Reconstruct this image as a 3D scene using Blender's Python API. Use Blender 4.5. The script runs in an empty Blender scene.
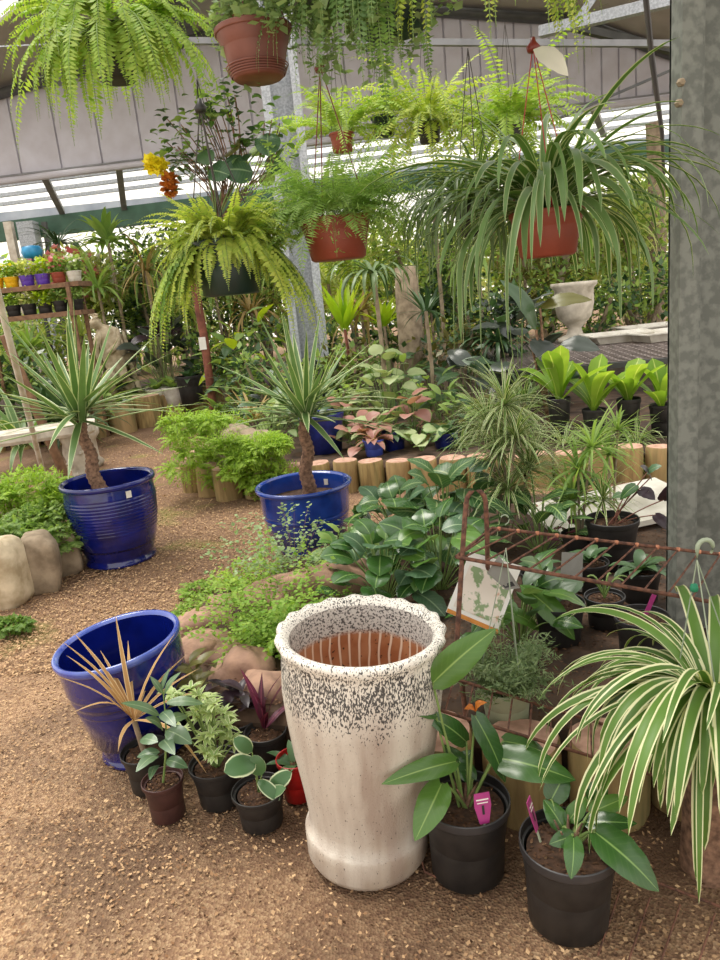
import bpy, math, random
import numpy as np
from mathutils import Vector, Matrix
C = bpy.context.scene.collection
PI = math.pi
rng = np.random.default_rng(7); random.seed(7)

# ---------------- camera ----------------
F = 735.0; H = 1.6; PITCH = math.radians(14.3); ROLL = 0.10
X0 = Vector((1, 0, 0)); FW = Vector((0, math.cos(PITCH), -math.sin(PITCH))); U0 = X0.cross(FW)
RT = X0*math.cos(ROLL) - U0*math.sin(ROLL); UP = X0*math.sin(ROLL) + U0*math.cos(ROLL)
cam = bpy.data.cameras.new('camera'); co = bpy.data.objects.new('camera', cam); C.objects.link(co)
M = Matrix((RT, UP, -FW)).transposed().to_4x4(); M.translation = Vector((0, 0, H)); co.matrix_world = M
cam.sensor_fit = 'VERTICAL'; cam.sensor_height = 24.0; cam.lens = F/960*24.0; cam.clip_end = 200
sc = bpy.context.scene; sc.camera = co
sc.view_settings.view_transform = 'Standard'; sc.view_settings.look = 'None'
sc.view_settings.exposure = 0.3; sc.view_settings.gamma = 1.0; sc.view_settings.use_curve_mapping = False
def ray(x, y): return RT*((x-360)/F) + UP*((480-y)/F) + FW
def A(x, y, Y):                      # place seen at pixel x,y at distance Y along the ground
    d = ray(x, y); return Vector((0, 0, H)) + d*(Y/d.y)
def G(x, y, z=0.0):                  # place seen at pixel x,y lying at height z
    d = ray(x, y); return Vector((0, 0, H)) + d*((z-H)/d.z)
def SZ(p, w): return w/F*(p-Vector((0, 0, H))).dot(FW)

# ---------------- world and sun ----------------
w = bpy.data.worlds.new('overcast_sky'); sc.world = w; w.use_nodes = True
nt = w.node_tree; bg = nt.nodes['Background']
tc = nt.nodes.new('ShaderNodeTexCoord'); sp = nt.nodes.new('ShaderNodeSeparateXYZ'); cr = nt.nodes.new('ShaderNodeValToRGB')
nt.links.new(tc.outputs['Generated'], sp.inputs[0]); nt.links.new(sp.outputs['Z'], cr.inputs[0]); nt.links.new(cr.outputs[0], bg.inputs[0])
cr.color_ramp.elements[0].color = (1.0, .93, .80, 1); cr.color_ramp.elements[0].position = 0.0
cr.color_ramp.elements[1].color = (1.0, .97, .93, 1); cr.color_ramp.elements[1].position = 0.5
bg.inputs['Strength'].default_value = 1.35
sun = bpy.data.lights.new('sun', 'SUN'); so = bpy.data.objects.new('sun', sun); C.objects.link(so)
sun.energy = 2.6; sun.angle = math.radians(28); sun.color = (1, .95, .86)
so.rotation_euler = Vector((.35, -.25, -1)).to_track_quat('-Z', 'Y').to_euler()

# ---------------- materials ----------------
def lin(h):
    h = h.lstrip('#'); r = [int(h[i:i+2], 16)/255 for i in (0, 2, 4)]
    return tuple((c/12.92 if c <= .04045 else ((c+.055)/1.055)**2.4) for c in r) + (1,)
def newmat(name):
    m = bpy.data.materials.new(name); m.use_nodes = True; t = m.node_tree
    return m, t, t.nodes['Principled BSDF'], t.links
def mixc(t, a, b, fac, mode='MIX'):
    n = t.nodes.new('ShaderNodeMix'); n.data_type = 'RGBA'; n.blend_type = mode
    for s, v in ((6, a), (7, b)):
        if isinstance(v, tuple): n.inputs[s].default_value = v
        else: t.links.new(v, n.inputs[s])
    if isinstance(fac, (float, int)): n.inputs[0].default_value = fac
    else: t.links.new(fac, n.inputs[0])
    return n.outputs[2]
def math_(t, op, a, b=0.0, c=None):
    n = t.nodes.new('ShaderNodeMath'); n.operation = op
    for s, v in enumerate((a, b) if c is None else (a, b, c)):
        if isinstance(v, (float, int)): n.inputs[s].default_value = v
        else: t.links.new(v, n.inputs[s])
    return n.outputs[0]
def mapr(t, v, a, b, lo=0.0, hi=1.0):
    n = t.nodes.new('ShaderNodeMapRange'); t.links.new(v, n.inputs[0])
    for i, x in enumerate((a, b, lo, hi)): n.inputs[i+1].default_value = x
    return n.outputs[0]
def noise(t, scale, detail=3, vec=None, out=0):
    n = t.nodes.new('ShaderNodeTexNoise'); n.inputs['Scale'].default_value = scale; n.inputs['Detail'].default_value = detail
    if vec is None:
        c = t.nodes.new('ShaderNodeTexCoord'); vec = c.outputs['Object']
    t.links.new(vec, n.inputs['Vector']); return n.outputs[out]
def bump(t, bs, h, strength=.3, dist=.01):
    b = t.nodes.new('ShaderNodeBump'); b.inputs['Strength'].default_value = strength; b.inputs['Distance'].default_value = dist
    t.links.new(h, b.inputs['Height']); t.links.new(b.outputs[0], bs.inputs['Normal'])
def plain(name, c1, c2=None, scale=12, rough=.6, metal=0.0, bstr=.2, bscale=60, spec=.5, coat=0.0):
    m, t, b, L = newmat(name)
    c1 = lin(c1); c2 = lin(c2) if c2 else tuple(x*.75 for x in c1[:3])+(1,)
    f = mapr(t, noise(t, scale, 5), .35, .65)
    L.new(mixc(t, c1, c2, f), b.inputs['Base Color'])
    b.inputs['Roughness'].default_value = rough; b.inputs['Metallic'].default_value = metal
    b.inputs['Specular IOR Level'].default_value = spec; b.inputs['Coat Weight'].default_value = coat; b.inputs['Coat Roughness'].default_value = .08
    if bstr: bump(t, b, noise(t, bscale, 4), bstr, .004)
    return m
def leafmat(name, c1, c2, edge=None, ew=.3, mid=None, mw=.1, transl=.35, rough=.42, veins=0.0, spec=.4, back=None):
    m, t, b, L = newmat(name)
    g = t.nodes.new('ShaderNodeNewGeometry'); uv = t.nodes.new('ShaderNodeUVMap'); s = t.nodes.new('ShaderNodeSeparateXYZ')
    L.new(uv.outputs[0], s.inputs[0])
    d = math_(t, 'ABSOLUTE', math_(t, 'SUBTRACT', math_(t, 'MULTIPLY', s.outputs[0], 2.0), 1.0))
    col = mixc(t, lin(c1), lin(c2), g.outputs['Random Per Island'])
    col = mixc(t, col, tuple(x*.6 for x in lin(c1)[:3])+(1,), mapr(t, noise(t, 9, 2), .45, .8, 0, .6))
    if veins:
        v = math_(t, 'SINE', math_(t, 'MULTIPLY', math_(t, 'SUBTRACT', s.outputs[1], math_(t, 'MULTIPLY', d, .22)), 62.0))
        col = mixc(t, col, lin(edge or mid or '#a9c08a'), mapr(t, v, .55, 1.0, 0, veins))
    if edge:
        nz = math_(t, 'ADD', d, math_(t, 'MULTIPLY', math_(t, 'SUBTRACT', g.outputs['Random Per Island'], .5), .25))
        col = mixc(t, col, lin(edge), mapr(t, nz, 1-ew-.06, 1-ew+.06))
    if mid: col = mixc(t, col, lin(mid), mapr(t, d, mw+.05, mw-.02))
    if back: col = mixc(t, col, lin(back), math_(t, 'MULTIPLY', g.outputs['Backfacing'], .6))
    L.new(col, b.inputs['Base Color']); b.inputs['Roughness'].default_value = rough; b.inputs['Specular IOR Level'].default_value = spec
    tr = t.nodes.new('ShaderNodeBsdfTranslucent'); mx = t.nodes.new('ShaderNodeMixShader')
    L.new(mixc(t, col, (1, 1, .35, 1), .75, 'MULTIPLY'), tr.inputs[0]); mx.inputs[0].default_value = transl
    L.new(b.outputs[0], mx.inputs[1]); L.new(tr.outputs[0], mx.inputs[2])
    L.new(mx.outputs[0], t.nodes['Material Output'].inputs[0])
    return m
def blueglaze(name, c, c2, ribs=False):
    m, t, b, L = newmat(name)
    f = mapr(t, noise(t, 7, 4), .35, .7); L.new(mixc(t, lin(c), lin(c2), f), b.inputs['Base Color'])
    b.inputs['Roughness'].default_value = .16; b.inputs['Coat Weight'].default_value = .6; b.inputs['Coat Roughness'].default_value = .06
    bump(t, b, noise(t, 14, 3), .25, .01); return m
def crackle():
    m, t, b, L = newmat('speckled_white_glaze')
    tcn = t.nodes.new('ShaderNodeTexCoord'); s = t.nodes.new('ShaderNodeSeparateXYZ'); L.new(tcn.outputs['Object'], s.inputs[0])
    mp = t.nodes.new('ShaderNodeMapping'); mp.inputs['Scale'].default_value = (1, 1, .45); L.new(tcn.outputs['Object'], mp.inputs[0])
    n1 = noise(t, 240, 4, mp.outputs[0]); n2 = noise(t, 14, 4, mp.outputs[0])
    zz = math_(t, 'ADD', s.outputs[2], math_(t, 'MULTIPLY', math_(t, 'SUBTRACT', n2, .5), .16))
    up = mapr(t, zz, .5, .6)
    fade = mapr(t, zz, .66, .705, 0, 1)
    th = math_(t, 'ADD', n1, math_(t, 'MULTIPLY', up, .20)); th = math_(t, 'SUBTRACT', th, math_(t, 'MULTIPLY', fade, .09))
    speck = mapr(t, th, .665, .70, 0, .93)
    mp2 = t.nodes.new('ShaderNodeMapping'); mp2.inputs['Scale'].default_value = (1, 1, .12); L.new(tcn.outputs['Object'], mp2.inputs[0])
    base = mixc(t, lin('#c8bfb3'), lin('#a6968a'), mapr(t, noise(t, 16, 5, mp2.outputs[0]), .38, .66))
    base = mixc(t, base, lin('#e6e0d6'), mapr(t, s.outputs[2], .5, .7))
    tiny = mapr(t, noise(t, 180, 2), .72, .76, 0, .6)
    base = mixc(t, base, lin('#5d4e42'), tiny)
    dirt = mapr(t, math_(t, 'ADD', noise(t, 9, 4), math_(t, 'MULTIPLY', s.outputs[2], -1.6)), .32, .62, 0, .45)
    base = mixc(t, base, lin('#a08a70'), dirt)
    L.new(mixc(t, base, lin('#26272b'), speck), b.inputs['Base Color'])
    b.inputs['Roughness'].default_value = .42; bump(t, b, n1, .5, .004); return m
def crackle_in():
    m, t, b, L = newmat('pot_interior_with_drips')
    tcn = t.nodes.new('ShaderNodeTexCoord'); s = t.nodes.new('ShaderNodeSeparateXYZ'); L.new(tcn.outputs['Object'], s.inputs[0])
    ang = math_(t, 'ARCTAN2', s.outputs[1], s.outputs[0])
    n0 = noise(t, 5, 2)
    sw = math_(t, 'SINE', math_(t, 'ADD', math_(t, 'MULTIPLY', ang, 38.0), math_(t, 'MULTIPLY', n0, 9.0)))
    line = mapr(t, sw, .72, .9); endz = math_(t, 'ADD', s.outputs[2], math_(t, 'MULTIPLY', noise(t, 16, 2), .3))
    line = math_(t, 'MULTIPLY', line, mapr(t, endz, .52, .6))
    terr = mixc(t, lin('#9a5f3c'), lin('#b07a55'), mapr(t, noise(t, 10), .4, .6))
    terr = mixc(t, terr, lin('#4a2a18'), mapr(t, noise(t, 60, 2), .64, .7))
    col = mixc(t, terr, lin('#dcc4ae'), line)
    gl = mixc(t, lin('#c2bdb6'), lin('#4d4a48'), mapr(t, noise(t, 150, 3), .5, .58))
    col = mixc(t, col, gl, mapr(t, math_(t, 'ADD', s.outputs[2], math_(t, 'MULTIPLY', n0, .03)), .625, .645))
    L.new(col, b.inputs['Base Color']); b.inputs['Roughness'].default_value = .5; return m
def groundmat():
    m, t, b, L = newmat('woodchip_ground')
    tcn = t.nodes.new('ShaderNodeTexCoord'); vec = tcn.outputs['Object']
    vo = t.nodes.new('ShaderNodeTexVoronoi'); vo.inputs['Scale'].default_value = 120; L.new(vec, vo.inputs['Vector'])
    sp_ = t.nodes.new('ShaderNodeSeparateColor'); L.new(vo.outputs['Color'], sp_.inputs[0])
    r = t.nodes.new('ShaderNodeValToRGB'); L.new(sp_.outputs[0], r.inputs[0]); e = r.color_ramp.elements
    e[0].color = lin('#84634a'); e[0].position = 0; e[1].color = lin('#cfae88'); e[1].position = 1
    k = e.new(.3); k.color = lin('#9f7d5f'); k = e.new(.65); k.color = lin('#b3906c')
    big = noise(t, 1.3, 5); s = t.nodes.new('ShaderNodeSeparateXYZ'); L.new(vec, s.inputs[0])
    dk = mapr(t, big, .48, .62, 0, .62)
    col = mixc(t, r.outputs[0], lin('#65503f'), dk)
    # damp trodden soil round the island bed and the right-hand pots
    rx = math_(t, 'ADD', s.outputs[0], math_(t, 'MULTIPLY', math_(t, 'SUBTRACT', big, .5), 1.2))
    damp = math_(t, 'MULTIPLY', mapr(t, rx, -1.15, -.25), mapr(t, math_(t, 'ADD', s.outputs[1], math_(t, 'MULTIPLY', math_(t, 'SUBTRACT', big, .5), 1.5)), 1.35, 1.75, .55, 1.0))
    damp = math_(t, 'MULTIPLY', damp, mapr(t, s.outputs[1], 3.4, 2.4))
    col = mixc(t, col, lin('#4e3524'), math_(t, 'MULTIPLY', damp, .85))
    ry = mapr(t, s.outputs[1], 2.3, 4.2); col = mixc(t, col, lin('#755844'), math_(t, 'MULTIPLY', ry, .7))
    moss = math_(t, 'MULTIPLY', mapr(t, noise(t, 2.3, 4), .56, .68), mapr(t, s.outputs[1], 2.8, 3.8, 0, .6))
    col = mixc(t, col, lin('#7f8136'), moss)
    L.new(col, b.inputs['Base Color']); b.inputs['Roughness'].default_value = .9
    bump(t, b, vo.outputs['Distance'], .7, .01); return m
def galv(name, c1, c2, c3, scale=28):
    m, t, b, L = newmat(name)
    f = noise(t, scale, 6); col = mixc(t, lin(c1), lin(c2), mapr(t, f, .42, .58))
    col = mixc(t, col, lin(c3), mapr(t, noise(t, 5, 5), .55, .75, 0, .7))
    L.new(col, b.inputs['Base Color']); b.inputs['Roughness'].default_value = .6; b.inputs['Metallic'].default_value = .25
    bump(t, b, f, .1, .002); return m
def woodlog():
    m, t, b, L = newmat('treated_pine_log')
    tcn = t.nodes.new('ShaderNodeTexCoord'); s = t.nodes.new('ShaderNodeSeparateXYZ'); L.new(tcn.outputs['Object'], s.inputs[0])
    oi = t.nodes.new('ShaderNodeObjectInfo')
    mp = t.nodes.new('ShaderNodeMapping'); mp.inputs['Scale'].default_value = (1, 1, .15); L.new(tcn.outputs['Object'], mp.inputs[0])
    va = t.nodes.new('ShaderNodeVectorMath'); L.new(mp.outputs[0], va.inputs[0]); L.new(oi.outputs['Location'], va.inputs[1])
    col = mixc(t, lin('#a8905e'), lin('#7d6840'), mapr(t, noise(t, 30, 4, va.outputs[0]), .4, .62))
    col = mixc(t, col, lin('#b89a70'), math_(t, 'MULTIPLY', oi.outputs['Random'], .7))
    col = mixc(t, col, lin('#6e7145'), mapr(t, noise(t, 9, 4, va.outputs[0]), .5, .7, 0, .75))
    g = t.nodes.new('ShaderNodeNewGeometry'); gs = t.nodes.new('ShaderNodeSeparateXYZ'); L.new(g.outputs['Normal'], gs.inputs[0])
    uv = t.nodes.new('ShaderNodeUVMap'); us = t.nodes.new('ShaderNodeSeparateXYZ'); L.new(uv.outputs[0], us.inputs[0])
    top = mixc(t, lin('#c49c88'), lin('#a07c68'), mapr(t, noise(t, 20, 4), .4, .65))
    L.new(mixc(t, col, top, us.outputs[0]), b.inputs['Base Color']); b.inputs['Roughness'].default_value = .85
    bump(t, b, noise(t, 40, 3, va.outputs[0]), .4, .006); return m

MT = dict(
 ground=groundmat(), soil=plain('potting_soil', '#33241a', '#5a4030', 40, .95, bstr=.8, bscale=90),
 bedsoil=plain('bed_soil', '#33271e', '#574232', 9, .95, bstr=.7, bscale=40),
 chip=leafmat('wood_chip', '#ccab84', '#7f5d43', transl=0.0, rough=.9, spec=.1),
 dbark=leafmat('bark_crumb', '#6f5340', '#3a281c', transl=0.0, rough=.95, spec=.1),
 blue=blueglaze('cobalt_glaze', '#0b1a74', '#07104c'), blue_mid=blueglaze('bright_blue_glaze', '#20439a', '#132a74'),
 bluerim=blueglaze('worn_blue_rim_glaze', '#2a3c96', '#5a6eb4'), violet=plain('blue_plastic', '#4a5bb8', '#3a49a0', rough=.4, bstr=0),
 navy=plain('navy_plastic', '#1d2a78', '#141d58', rough=.35, bstr=0),
 crackle=crackle(), crin=crackle_in(),
 black=plain('black_plastic', '#1e1d1e', '#2c2a29', 20, .5, bstr=.1), blackrim=plain('black_plastic_rim', '#3c3b3d', '#2a292b', rough=.4, bstr=0),
 brownp=plain('brown_plastic', '#4b2d2a', '#3c2422', 18, .5, bstr=.1),
 dgreen=plain('dark_green_plastic', '#12302a', '#0b211d', 8, .4, bstr=0), terra=plain('terracotta_plastic', '#9a4632', '#823a2a', 8, .5, bstr=.1),
 terrab=plain('brown_terracotta_plastic', '#7a4638', '#633429', 9, .5, bstr=.1), red=plain('red_plastic', '#b52020', '#8e1616', rough=.35, bstr=0),
 white=plain('white_plastic', '#dcd8cf', '#c3bdb0', 9, .5, bstr=0), sage=plain('sage_plastic', '#9aa58f', '#848f7a', 9, .5, bstr=0),
 paleg=plain('pale_green_plastic', '#b9c1a4', '#9ca58a', 9, .5, bstr=.1), wire=plain('dark_wire', '#2c2622', '#3b322c', rough=.5, bstr=0),
 clip=plain('rust_red_plastic', '#7d2b22', '#66211b', rough=.4, bstr=0), rust=plain('rusty_iron', '#7d5340', '#4a3026', 60, .8, bstr=.5, bscale=120),
 weld=plain('rusty_weld', '#c98a6a', '#9a6048', 90, .8, bstr=.4),
 galv=galv('weathered_galvanised_steel', '#7f827c', '#686b66', '#575a53'), galvl=galv('bright_galvanised_steel', '#b9bdc4', '#9ca1a8', '#a8abb0', 40),
 steel=plain('grey_painted_steel', '#8b8c90', '#77787c', 5, .5, bstr=0), steeld=plain('dark_steel_beam', '#4f504f', '#3e3f3f', 5, .6, bstr=0),
 beamg=plain('green_painted_beam', '#3f6350', '#355545', 5, .5, bstr=0), roofin=plain('beige_roof_underside', '#b5aea8', '#a39c95', 2, .8, bstr=0),
 cream=plain('cream_fascia', '#c4c2cc', '#b7b3bb', 3, .6, bstr=0),
 pipe=plain('white_pole_paint', '#d8d0c4', '#b9ab9a', 9, .6, bstr=.2), timber=plain('weathered_timber', '#8a6a50', '#6a4f3c', 15, .85, bstr=.5),
 stone=plain('cast_stone', '#d2c9bb', '#a39a8b', 8, .85, bstr=.8, bscale=30), stoneb=plain('aged_statue_stone', '#d8c9ae', '#a39174', 10, .85, bstr=.8, bscale=40),
 pink=plain('pink_sandstone', '#ad8a74', '#86695a', 14, .9, bstr=.8, bscale=40), log=woodlog(), bark=plain('palm_bark', '#96745e', '#5a4234', 45, .9, bstr=1, bscale=60),
 greybark=plain('grey_bark', '#a3927c', '#7b6b58', 12, .9, bstr=.8, bscale=30), redtrunk=plain('reddish_trunk', '#8a5240', '#5f3528', 12, .8),
 paper=plain('white_card', '#e9e6e0', '#d8d4cc', 5, .5, bstr=0), pinktag=plain('magenta_label', '#a8387c', '#8d2c68', 5, .35, bstr=0),
 greytag=plain('grey_card', '#8d8a84', '#77746e', 5, .5, bstr=0),
 yellow=leafmat('yellow_petal', '#fff23a', '#f4e020', transl=.2), orange=leafmat('orange_petal', '#d98a3a', '#b8662c', transl=.3),
 purple=plain('purple_plastic', '#6a48b0', '#5638a0', rough=.4, bstr=0), yellowp=plain('yellow_plastic', '#e9b918', '#d7a40e', rough=.4, bstr=0),
 cyan=plain('sky_blue_plastic', '#2f93c4', '#257dab', rough=.4, bstr=0), mesh=plain('bench_mesh_steel', '#8c817c', '#6e6561', 20, .5, .3, bstr=0),
 rcord=plain('red_cord', '#b53434', '#952727', rough=.5, bstr=0), knot=plain('green_twine', '#1f7a58', '#186246', rough=.7, bstr=0),
 # foliage
 fern=leafmat('bright_fern_green', '#b9cf66', '#8db545', transl=.45, rough=.55), fernd=leafmat('mid_fern_green', '#7f9f45', '#5c8234', transl=.4, rough=.55),
 ferny=leafmat('yellow_fern_green', '#cfd96c', '#a3bf50', transl=.45, rough=.55), fernblue=leafmat('grey_fern_green', '#a3b987', '#7c9a62', transl=.35),
 fishg=leafmat('deep_button_fern', '#7d9c5c', '#557a40', transl=.35), aspar=leafmat('asparagus_fern_green', '#b0cf78', '#86ac58', transl=.5, rough=.6),
 spider=leafmat('cream_edged_strap_leaf', '#6a8f3e', '#4c702b', edge='#e4e4b8', ew=.3, transl=.28),
 spiderh=leafmat('pale_edged_strap_leaf', '#6a9048', '#466a30', edge='#cdd6a8', ew=.22, transl=.36, back='#6f8a58'),
 spiderd=leafmat('dark_strap_leaf', '#3f5c30', '#5b7a3e', mid='#93a56c', mw=.12, transl=.25, back='#7a8d68'),
 yucca=leafmat('cream_edged_yucca_leaf', '#6a8a50', '#4f6f38', edge='#c9d2a4', ew=.24, transl=.22, rough=.4),
 dry=leafmat('dry_leaf', '#c9a26c', '#a67a4a', edge='#e0c79a', ew=.2, transl=.2, rough=.7),
 broad=leafmat('glossy_broad_leaf', '#42692f', '#2f5526', mid='#83a45c', mw=.03, transl=.2, rough=.26, spec=.7, veins=.05, back='#8aa070'),
 broadl=leafmat('lighter_broad_leaf', '#5c8338', '#48702e', mid='#93b062', mw=.03, transl=.28, rough=.28, spec=.6, veins=.05, back='#8aa070'),
 dusty=leafmat('grey_green_broad_leaf', '#4f7050', '#3a5c3c', mid='#8fa880', mw=.035, transl=.18, rough=.36, spec=.5, veins=.12),
 hosta=leafmat('veined_broad_leaf', '#4a7040', '#35592f', mid='#9db07c', mw=.05, transl=.2, rough=.36, veins=.3, spec=.5),
 rubber=leafmat('grey_rubber_leaf', '#6a8560', '#4f6d4c', mid='#8fa57e', mw=.04, transl=.18, rough=.32, spec=.6),
 varieg=leafmat('white_edged_round_leaf', '#587a50', '#42663b', edge='#c5cfa8', ew=.13, transl=.2, rough=.35),
 lime=leafmat('lime_leaf', '#a9c850', '#80a83a', mid='#cfe07a', mw=.05, transl=.5, rough=.4), limeb=leafmat('sunlit_lime_leaf', '#c7d93a', '#9cc22e', transl=.55),
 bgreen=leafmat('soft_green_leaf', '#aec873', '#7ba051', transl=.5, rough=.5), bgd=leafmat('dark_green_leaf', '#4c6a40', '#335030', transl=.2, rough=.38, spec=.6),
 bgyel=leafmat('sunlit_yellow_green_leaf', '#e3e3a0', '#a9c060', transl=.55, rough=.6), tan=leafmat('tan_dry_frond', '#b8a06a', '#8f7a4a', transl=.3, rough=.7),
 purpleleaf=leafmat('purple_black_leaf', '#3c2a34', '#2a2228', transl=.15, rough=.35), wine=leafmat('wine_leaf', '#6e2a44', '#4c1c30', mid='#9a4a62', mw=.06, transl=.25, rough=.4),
 darkl=leafmat('grey_black_leaf', '#3c463c', '#2a322c', transl=.12, rough=.3, spec=.6), cala=leafmat('pink_caladium_leaf', '#c08c80', '#a0746a', edge='#8a9a5a', ew=.12, transl=.35),
 calac=leafmat('cream_caladium_leaf', '#bcc795', '#9db37a', edge='#6f9450', ew=.18, transl=.35), olive=leafmat('olive_leaf', '#6f6a34', '#5a5a2c', transl=.2, rough=.35),
 maiden=leafmat('maidenhair_leaf', '#a9c75a', '#7ba63e', transl=.45, rough=.55), moss=leafmat('spikemoss_green', '#b4d050', '#8cb43c', transl=.4, rough=.6),
 stripe=leafmat('striped_prayer_leaf', '#3f6234', '#2f5229', edge='#9ab57a', ew=.0, mid='#a9c07a', mw=.05, veins=.55, transl=.2, rough=.35),
 greygrass=leafmat('grey_green_needle', '#8a9c6c', '#5f7a4c', transl=.3), pale=leafmat('pale_rosette_leaf', '#c6d894', '#93b268', edge='#e8ecc4', ew=.2, transl=.4), stem=plain('green_stem', '#7c9350', '#647c40', 20, .6, bstr=0),
 stemr=plain('red_stem', '#8a5a4a', '#6c4034', 20, .6, bstr=0), pinkfl=leafmat('pink_petal', '#d98a8c', '#c25a62', transl=.3), whitefl=leafmat('white_petal', '#f0ece4', '#d9d4cc', transl=.3),
)

# ---------------- mesh builder ----------------
class MB:
    def __init__(s): s.v = []; s.f = []; s.uv = []; s.m = []; s.n = 0; s.mats = []
    def mi(s, m):
        if m not in s.mats: s.mats.append(m)
        return s.mats.index(m)
    def add(s, v, f, mat, uv=None):
        v = np.asarray(v, float).reshape(-1, 3)
        f = np.asarray(f, int)
        s.v.append(v); s.f.append(f + s.n); s.n += len(v)
        s.uv.append(np.zeros((len(v), 2)) if uv is None else np.asarray(uv, float).reshape(-1, 2)); s.m.append(s.mi(mat))
    def mesh(s, name, smooth=True):
        me = bpy.data.meshes.new(name)
        V = np.concatenate(s.v); UV = np.concatenate(s.uv)
        loops = np.concatenate([f.reshape(-1) for f in s.f]); cnt = np.concatenate([np.full(len(f), f.shape[1]) for f in s.f])
        mi = np.concatenate([np.full(len(f), k) for f, k in zip(s.f, s.m)])
        st = np.concatenate([[0], np.cumsum(cnt)[:-1]])
        me.vertices.add(len(V)); me.vertices.foreach_set('co', V.astype(np.float32).ravel())
        me.loops.add(len(loops)); me.loops.foreach_set('vertex_index', loops.astype(np.int32))
        me.polygons.add(len(cnt)); me.polygons.foreach_set('loop_start', st.astype(np.int32)); me.polygons.foreach_set('loop_total', cnt.astype(np.int32))
        for m in s.mats: me.materials.append(MT[m])
        me.polygons.foreach_set('material_index', mi.astype(np.int32))
        me.polygons.foreach_set('use_smooth', np.full(len(cnt), smooth))
        u = me.uv_layers.new(name='UVMap'); u.data.foreach_set('uv', UV[loops].astype(np.float32).ravel())
        me.update(calc_edges=True); me.validate(); return me
    def build(s, name, parent=None, smooth=True, loc=None, label=None):
        o = bpy.data.objects.new(name, s.mesh(name, smooth)); C.objects.link(o)
        if parent: o.parent = parent
        if loc is not None: o.location = loc
        if label: o['label'] = label
        return o
def tag(o, label, cat, group=None):
    o['label'] = label; o['category'] = cat
    if group: o['group'] = group
    return o
def thing(name, label, cat, loc=(0, 0, 0), rz=0, group=None, rot=None):
    o = bpy.data.objects.new(name, None); C.objects.link(o); o.empty_display_size = .05
    o.location = loc; o.rotation_euler = rot if rot else (0, 0, rz); return tag(o, label, cat, group)
def struct(o): o['kind'] = 'structure'; return o
def dup(root, loc, rz=0, sc_=1, label=None, group=None):
    r = root.copy(); C.objects.link(r); r.location = loc; r.rotation_euler = (0, 0, rz); r.scale = (sc_,)*3
    if label: r['label'] = label
    if group: r['group'] = group
    for ch in list(root.children):
        c = ch.copy(); C.objects.link(c); c.parent = r
        for g in list(ch.children):
            d = g.copy(); C.objects.link(d); d.parent = c
    return r
def box(B, c, s, mat, R=None, bev=0):
    x, y, z = [k/2 for k in s]
    v = np.array([(a*x, b*y, d*z) for a in (-1, 1) for b in (-1, 1) for d in (-1, 1)], float)
    if R is not None: v = v @ np.array(R.to_3x3()).T
    v = v + np.array(c)
    B.add(v, [(0, 1, 3, 2), (4, 6, 7, 5), (0, 4, 5, 1), (2, 3, 7, 6), (0, 2, 6, 4), (1, 5, 7, 3)], mat)
def bar(B, a, b, wd, dp, mat):
    a = Vector(a); b = Vector(b); d = b-a; R = d.to_track_quat('Z', 'Y').to_matrix()
    box(B, (a+b)/2, (wd, dp, d.length), mat, R)
def tube(B, pts, r, k=6, mat='stem', cap=True):
    P = np.array([tuple(p) for p in pts], float); n = len(P)
    r = np.broadcast_to(np.asarray(r, float), (n,))
    T = np.gradient(P, axis=0); T /= np.linalg.norm(T, axis=1)[:, None]+1e-9
    ref = np.array([0, 0, 1.]) if abs(T[:, 2]).mean() < .8 else np.array([1., 0, 0])
    S = np.cross(T, ref); S /= np.linalg.norm(S, axis=1)[:, None]+1e-9; N = np.cross(S, T)
    a = np.arange(k)*2*PI/k
    V = P[:, None] + r[:, None, None]*(S[:, None]*np.cos(a)[None, :, None] + N[:, None]*np.sin(a)[None, :, None])
    f = []
    for i in range(n-1):
        for j in range(k): f.append((i*k+j, i*k+(j+1) % k, (i+1)*k+(j+1) % k, (i+1)*k+j))
    uv = np.zeros((n*k, 2)); B.add(V.reshape(-1, 3), f, mat, uv)
    if cap:
        B.add(V[0], [tuple(range(k))[::-1]], mat); B.add(V[-1], [tuple(range(k))], mat, np.ones((k, 2)))
def lathe(B, prof, k=40, mat='black', mod=None, c=(0, 0, 0), mats=None):
    n = len(prof); a = np.arange(k)*2*PI/k
    V = np.zeros((n, k, 3))
    for i, (r, z) in enumerate(prof):
        rr = np.full(k, float(r)); zz = np.full(k, float(z))
        if mod: rr, zz = mod(i, a, rr, zz)
        V[i, :, 0] = rr*np.cos(a)+c[0]; V[i, :, 1] = rr*np.sin(a)+c[1]; V[i, :, 2] = zz+c[2]
    V = V.reshape(-1, 3); j = np.arange(k); j2 = (j+1) % k
    def rows(a_, b_): return np.concatenate([np.stack([i*k+j, i*k+j2, (i+1)*k+j2, (i+1)*k+j], 1) for i in range(a_, b_)])
    if mats:
        s0 = 0
        for (end, m) in mats:
            B.add(V[s0*k:(end+1)*k], rows(0, end-s0), m); s0 = end
    else: B.add(V, rows(0, n-1), mat)
def disc(B, r, z, mat, k=28, bumpy=.004, c=(0, 0)):
    v = [(c[0], c[1], z+bumpy)]; f = []
    rr = [r*.35, r*.7, r]
    for q in rr:
        for j in range(k): a = j*2*PI/k; v.append((c[0]+q*math.cos(a), c[1]+q*math.sin(a), z+(random.random()-.5)*bumpy*2*(q < r)))
    B.add(v, [(0, 1+j, 1+(j+1) % k) for j in range(k)], mat)
    B.add(v, [(1+b*k+j, 1+(b+1)*k+j, 1+(b+1)*k+(j+1) % k, 1+b*k+(j+1) % k) for b in range(2) for j in range(k)], mat)

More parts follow.
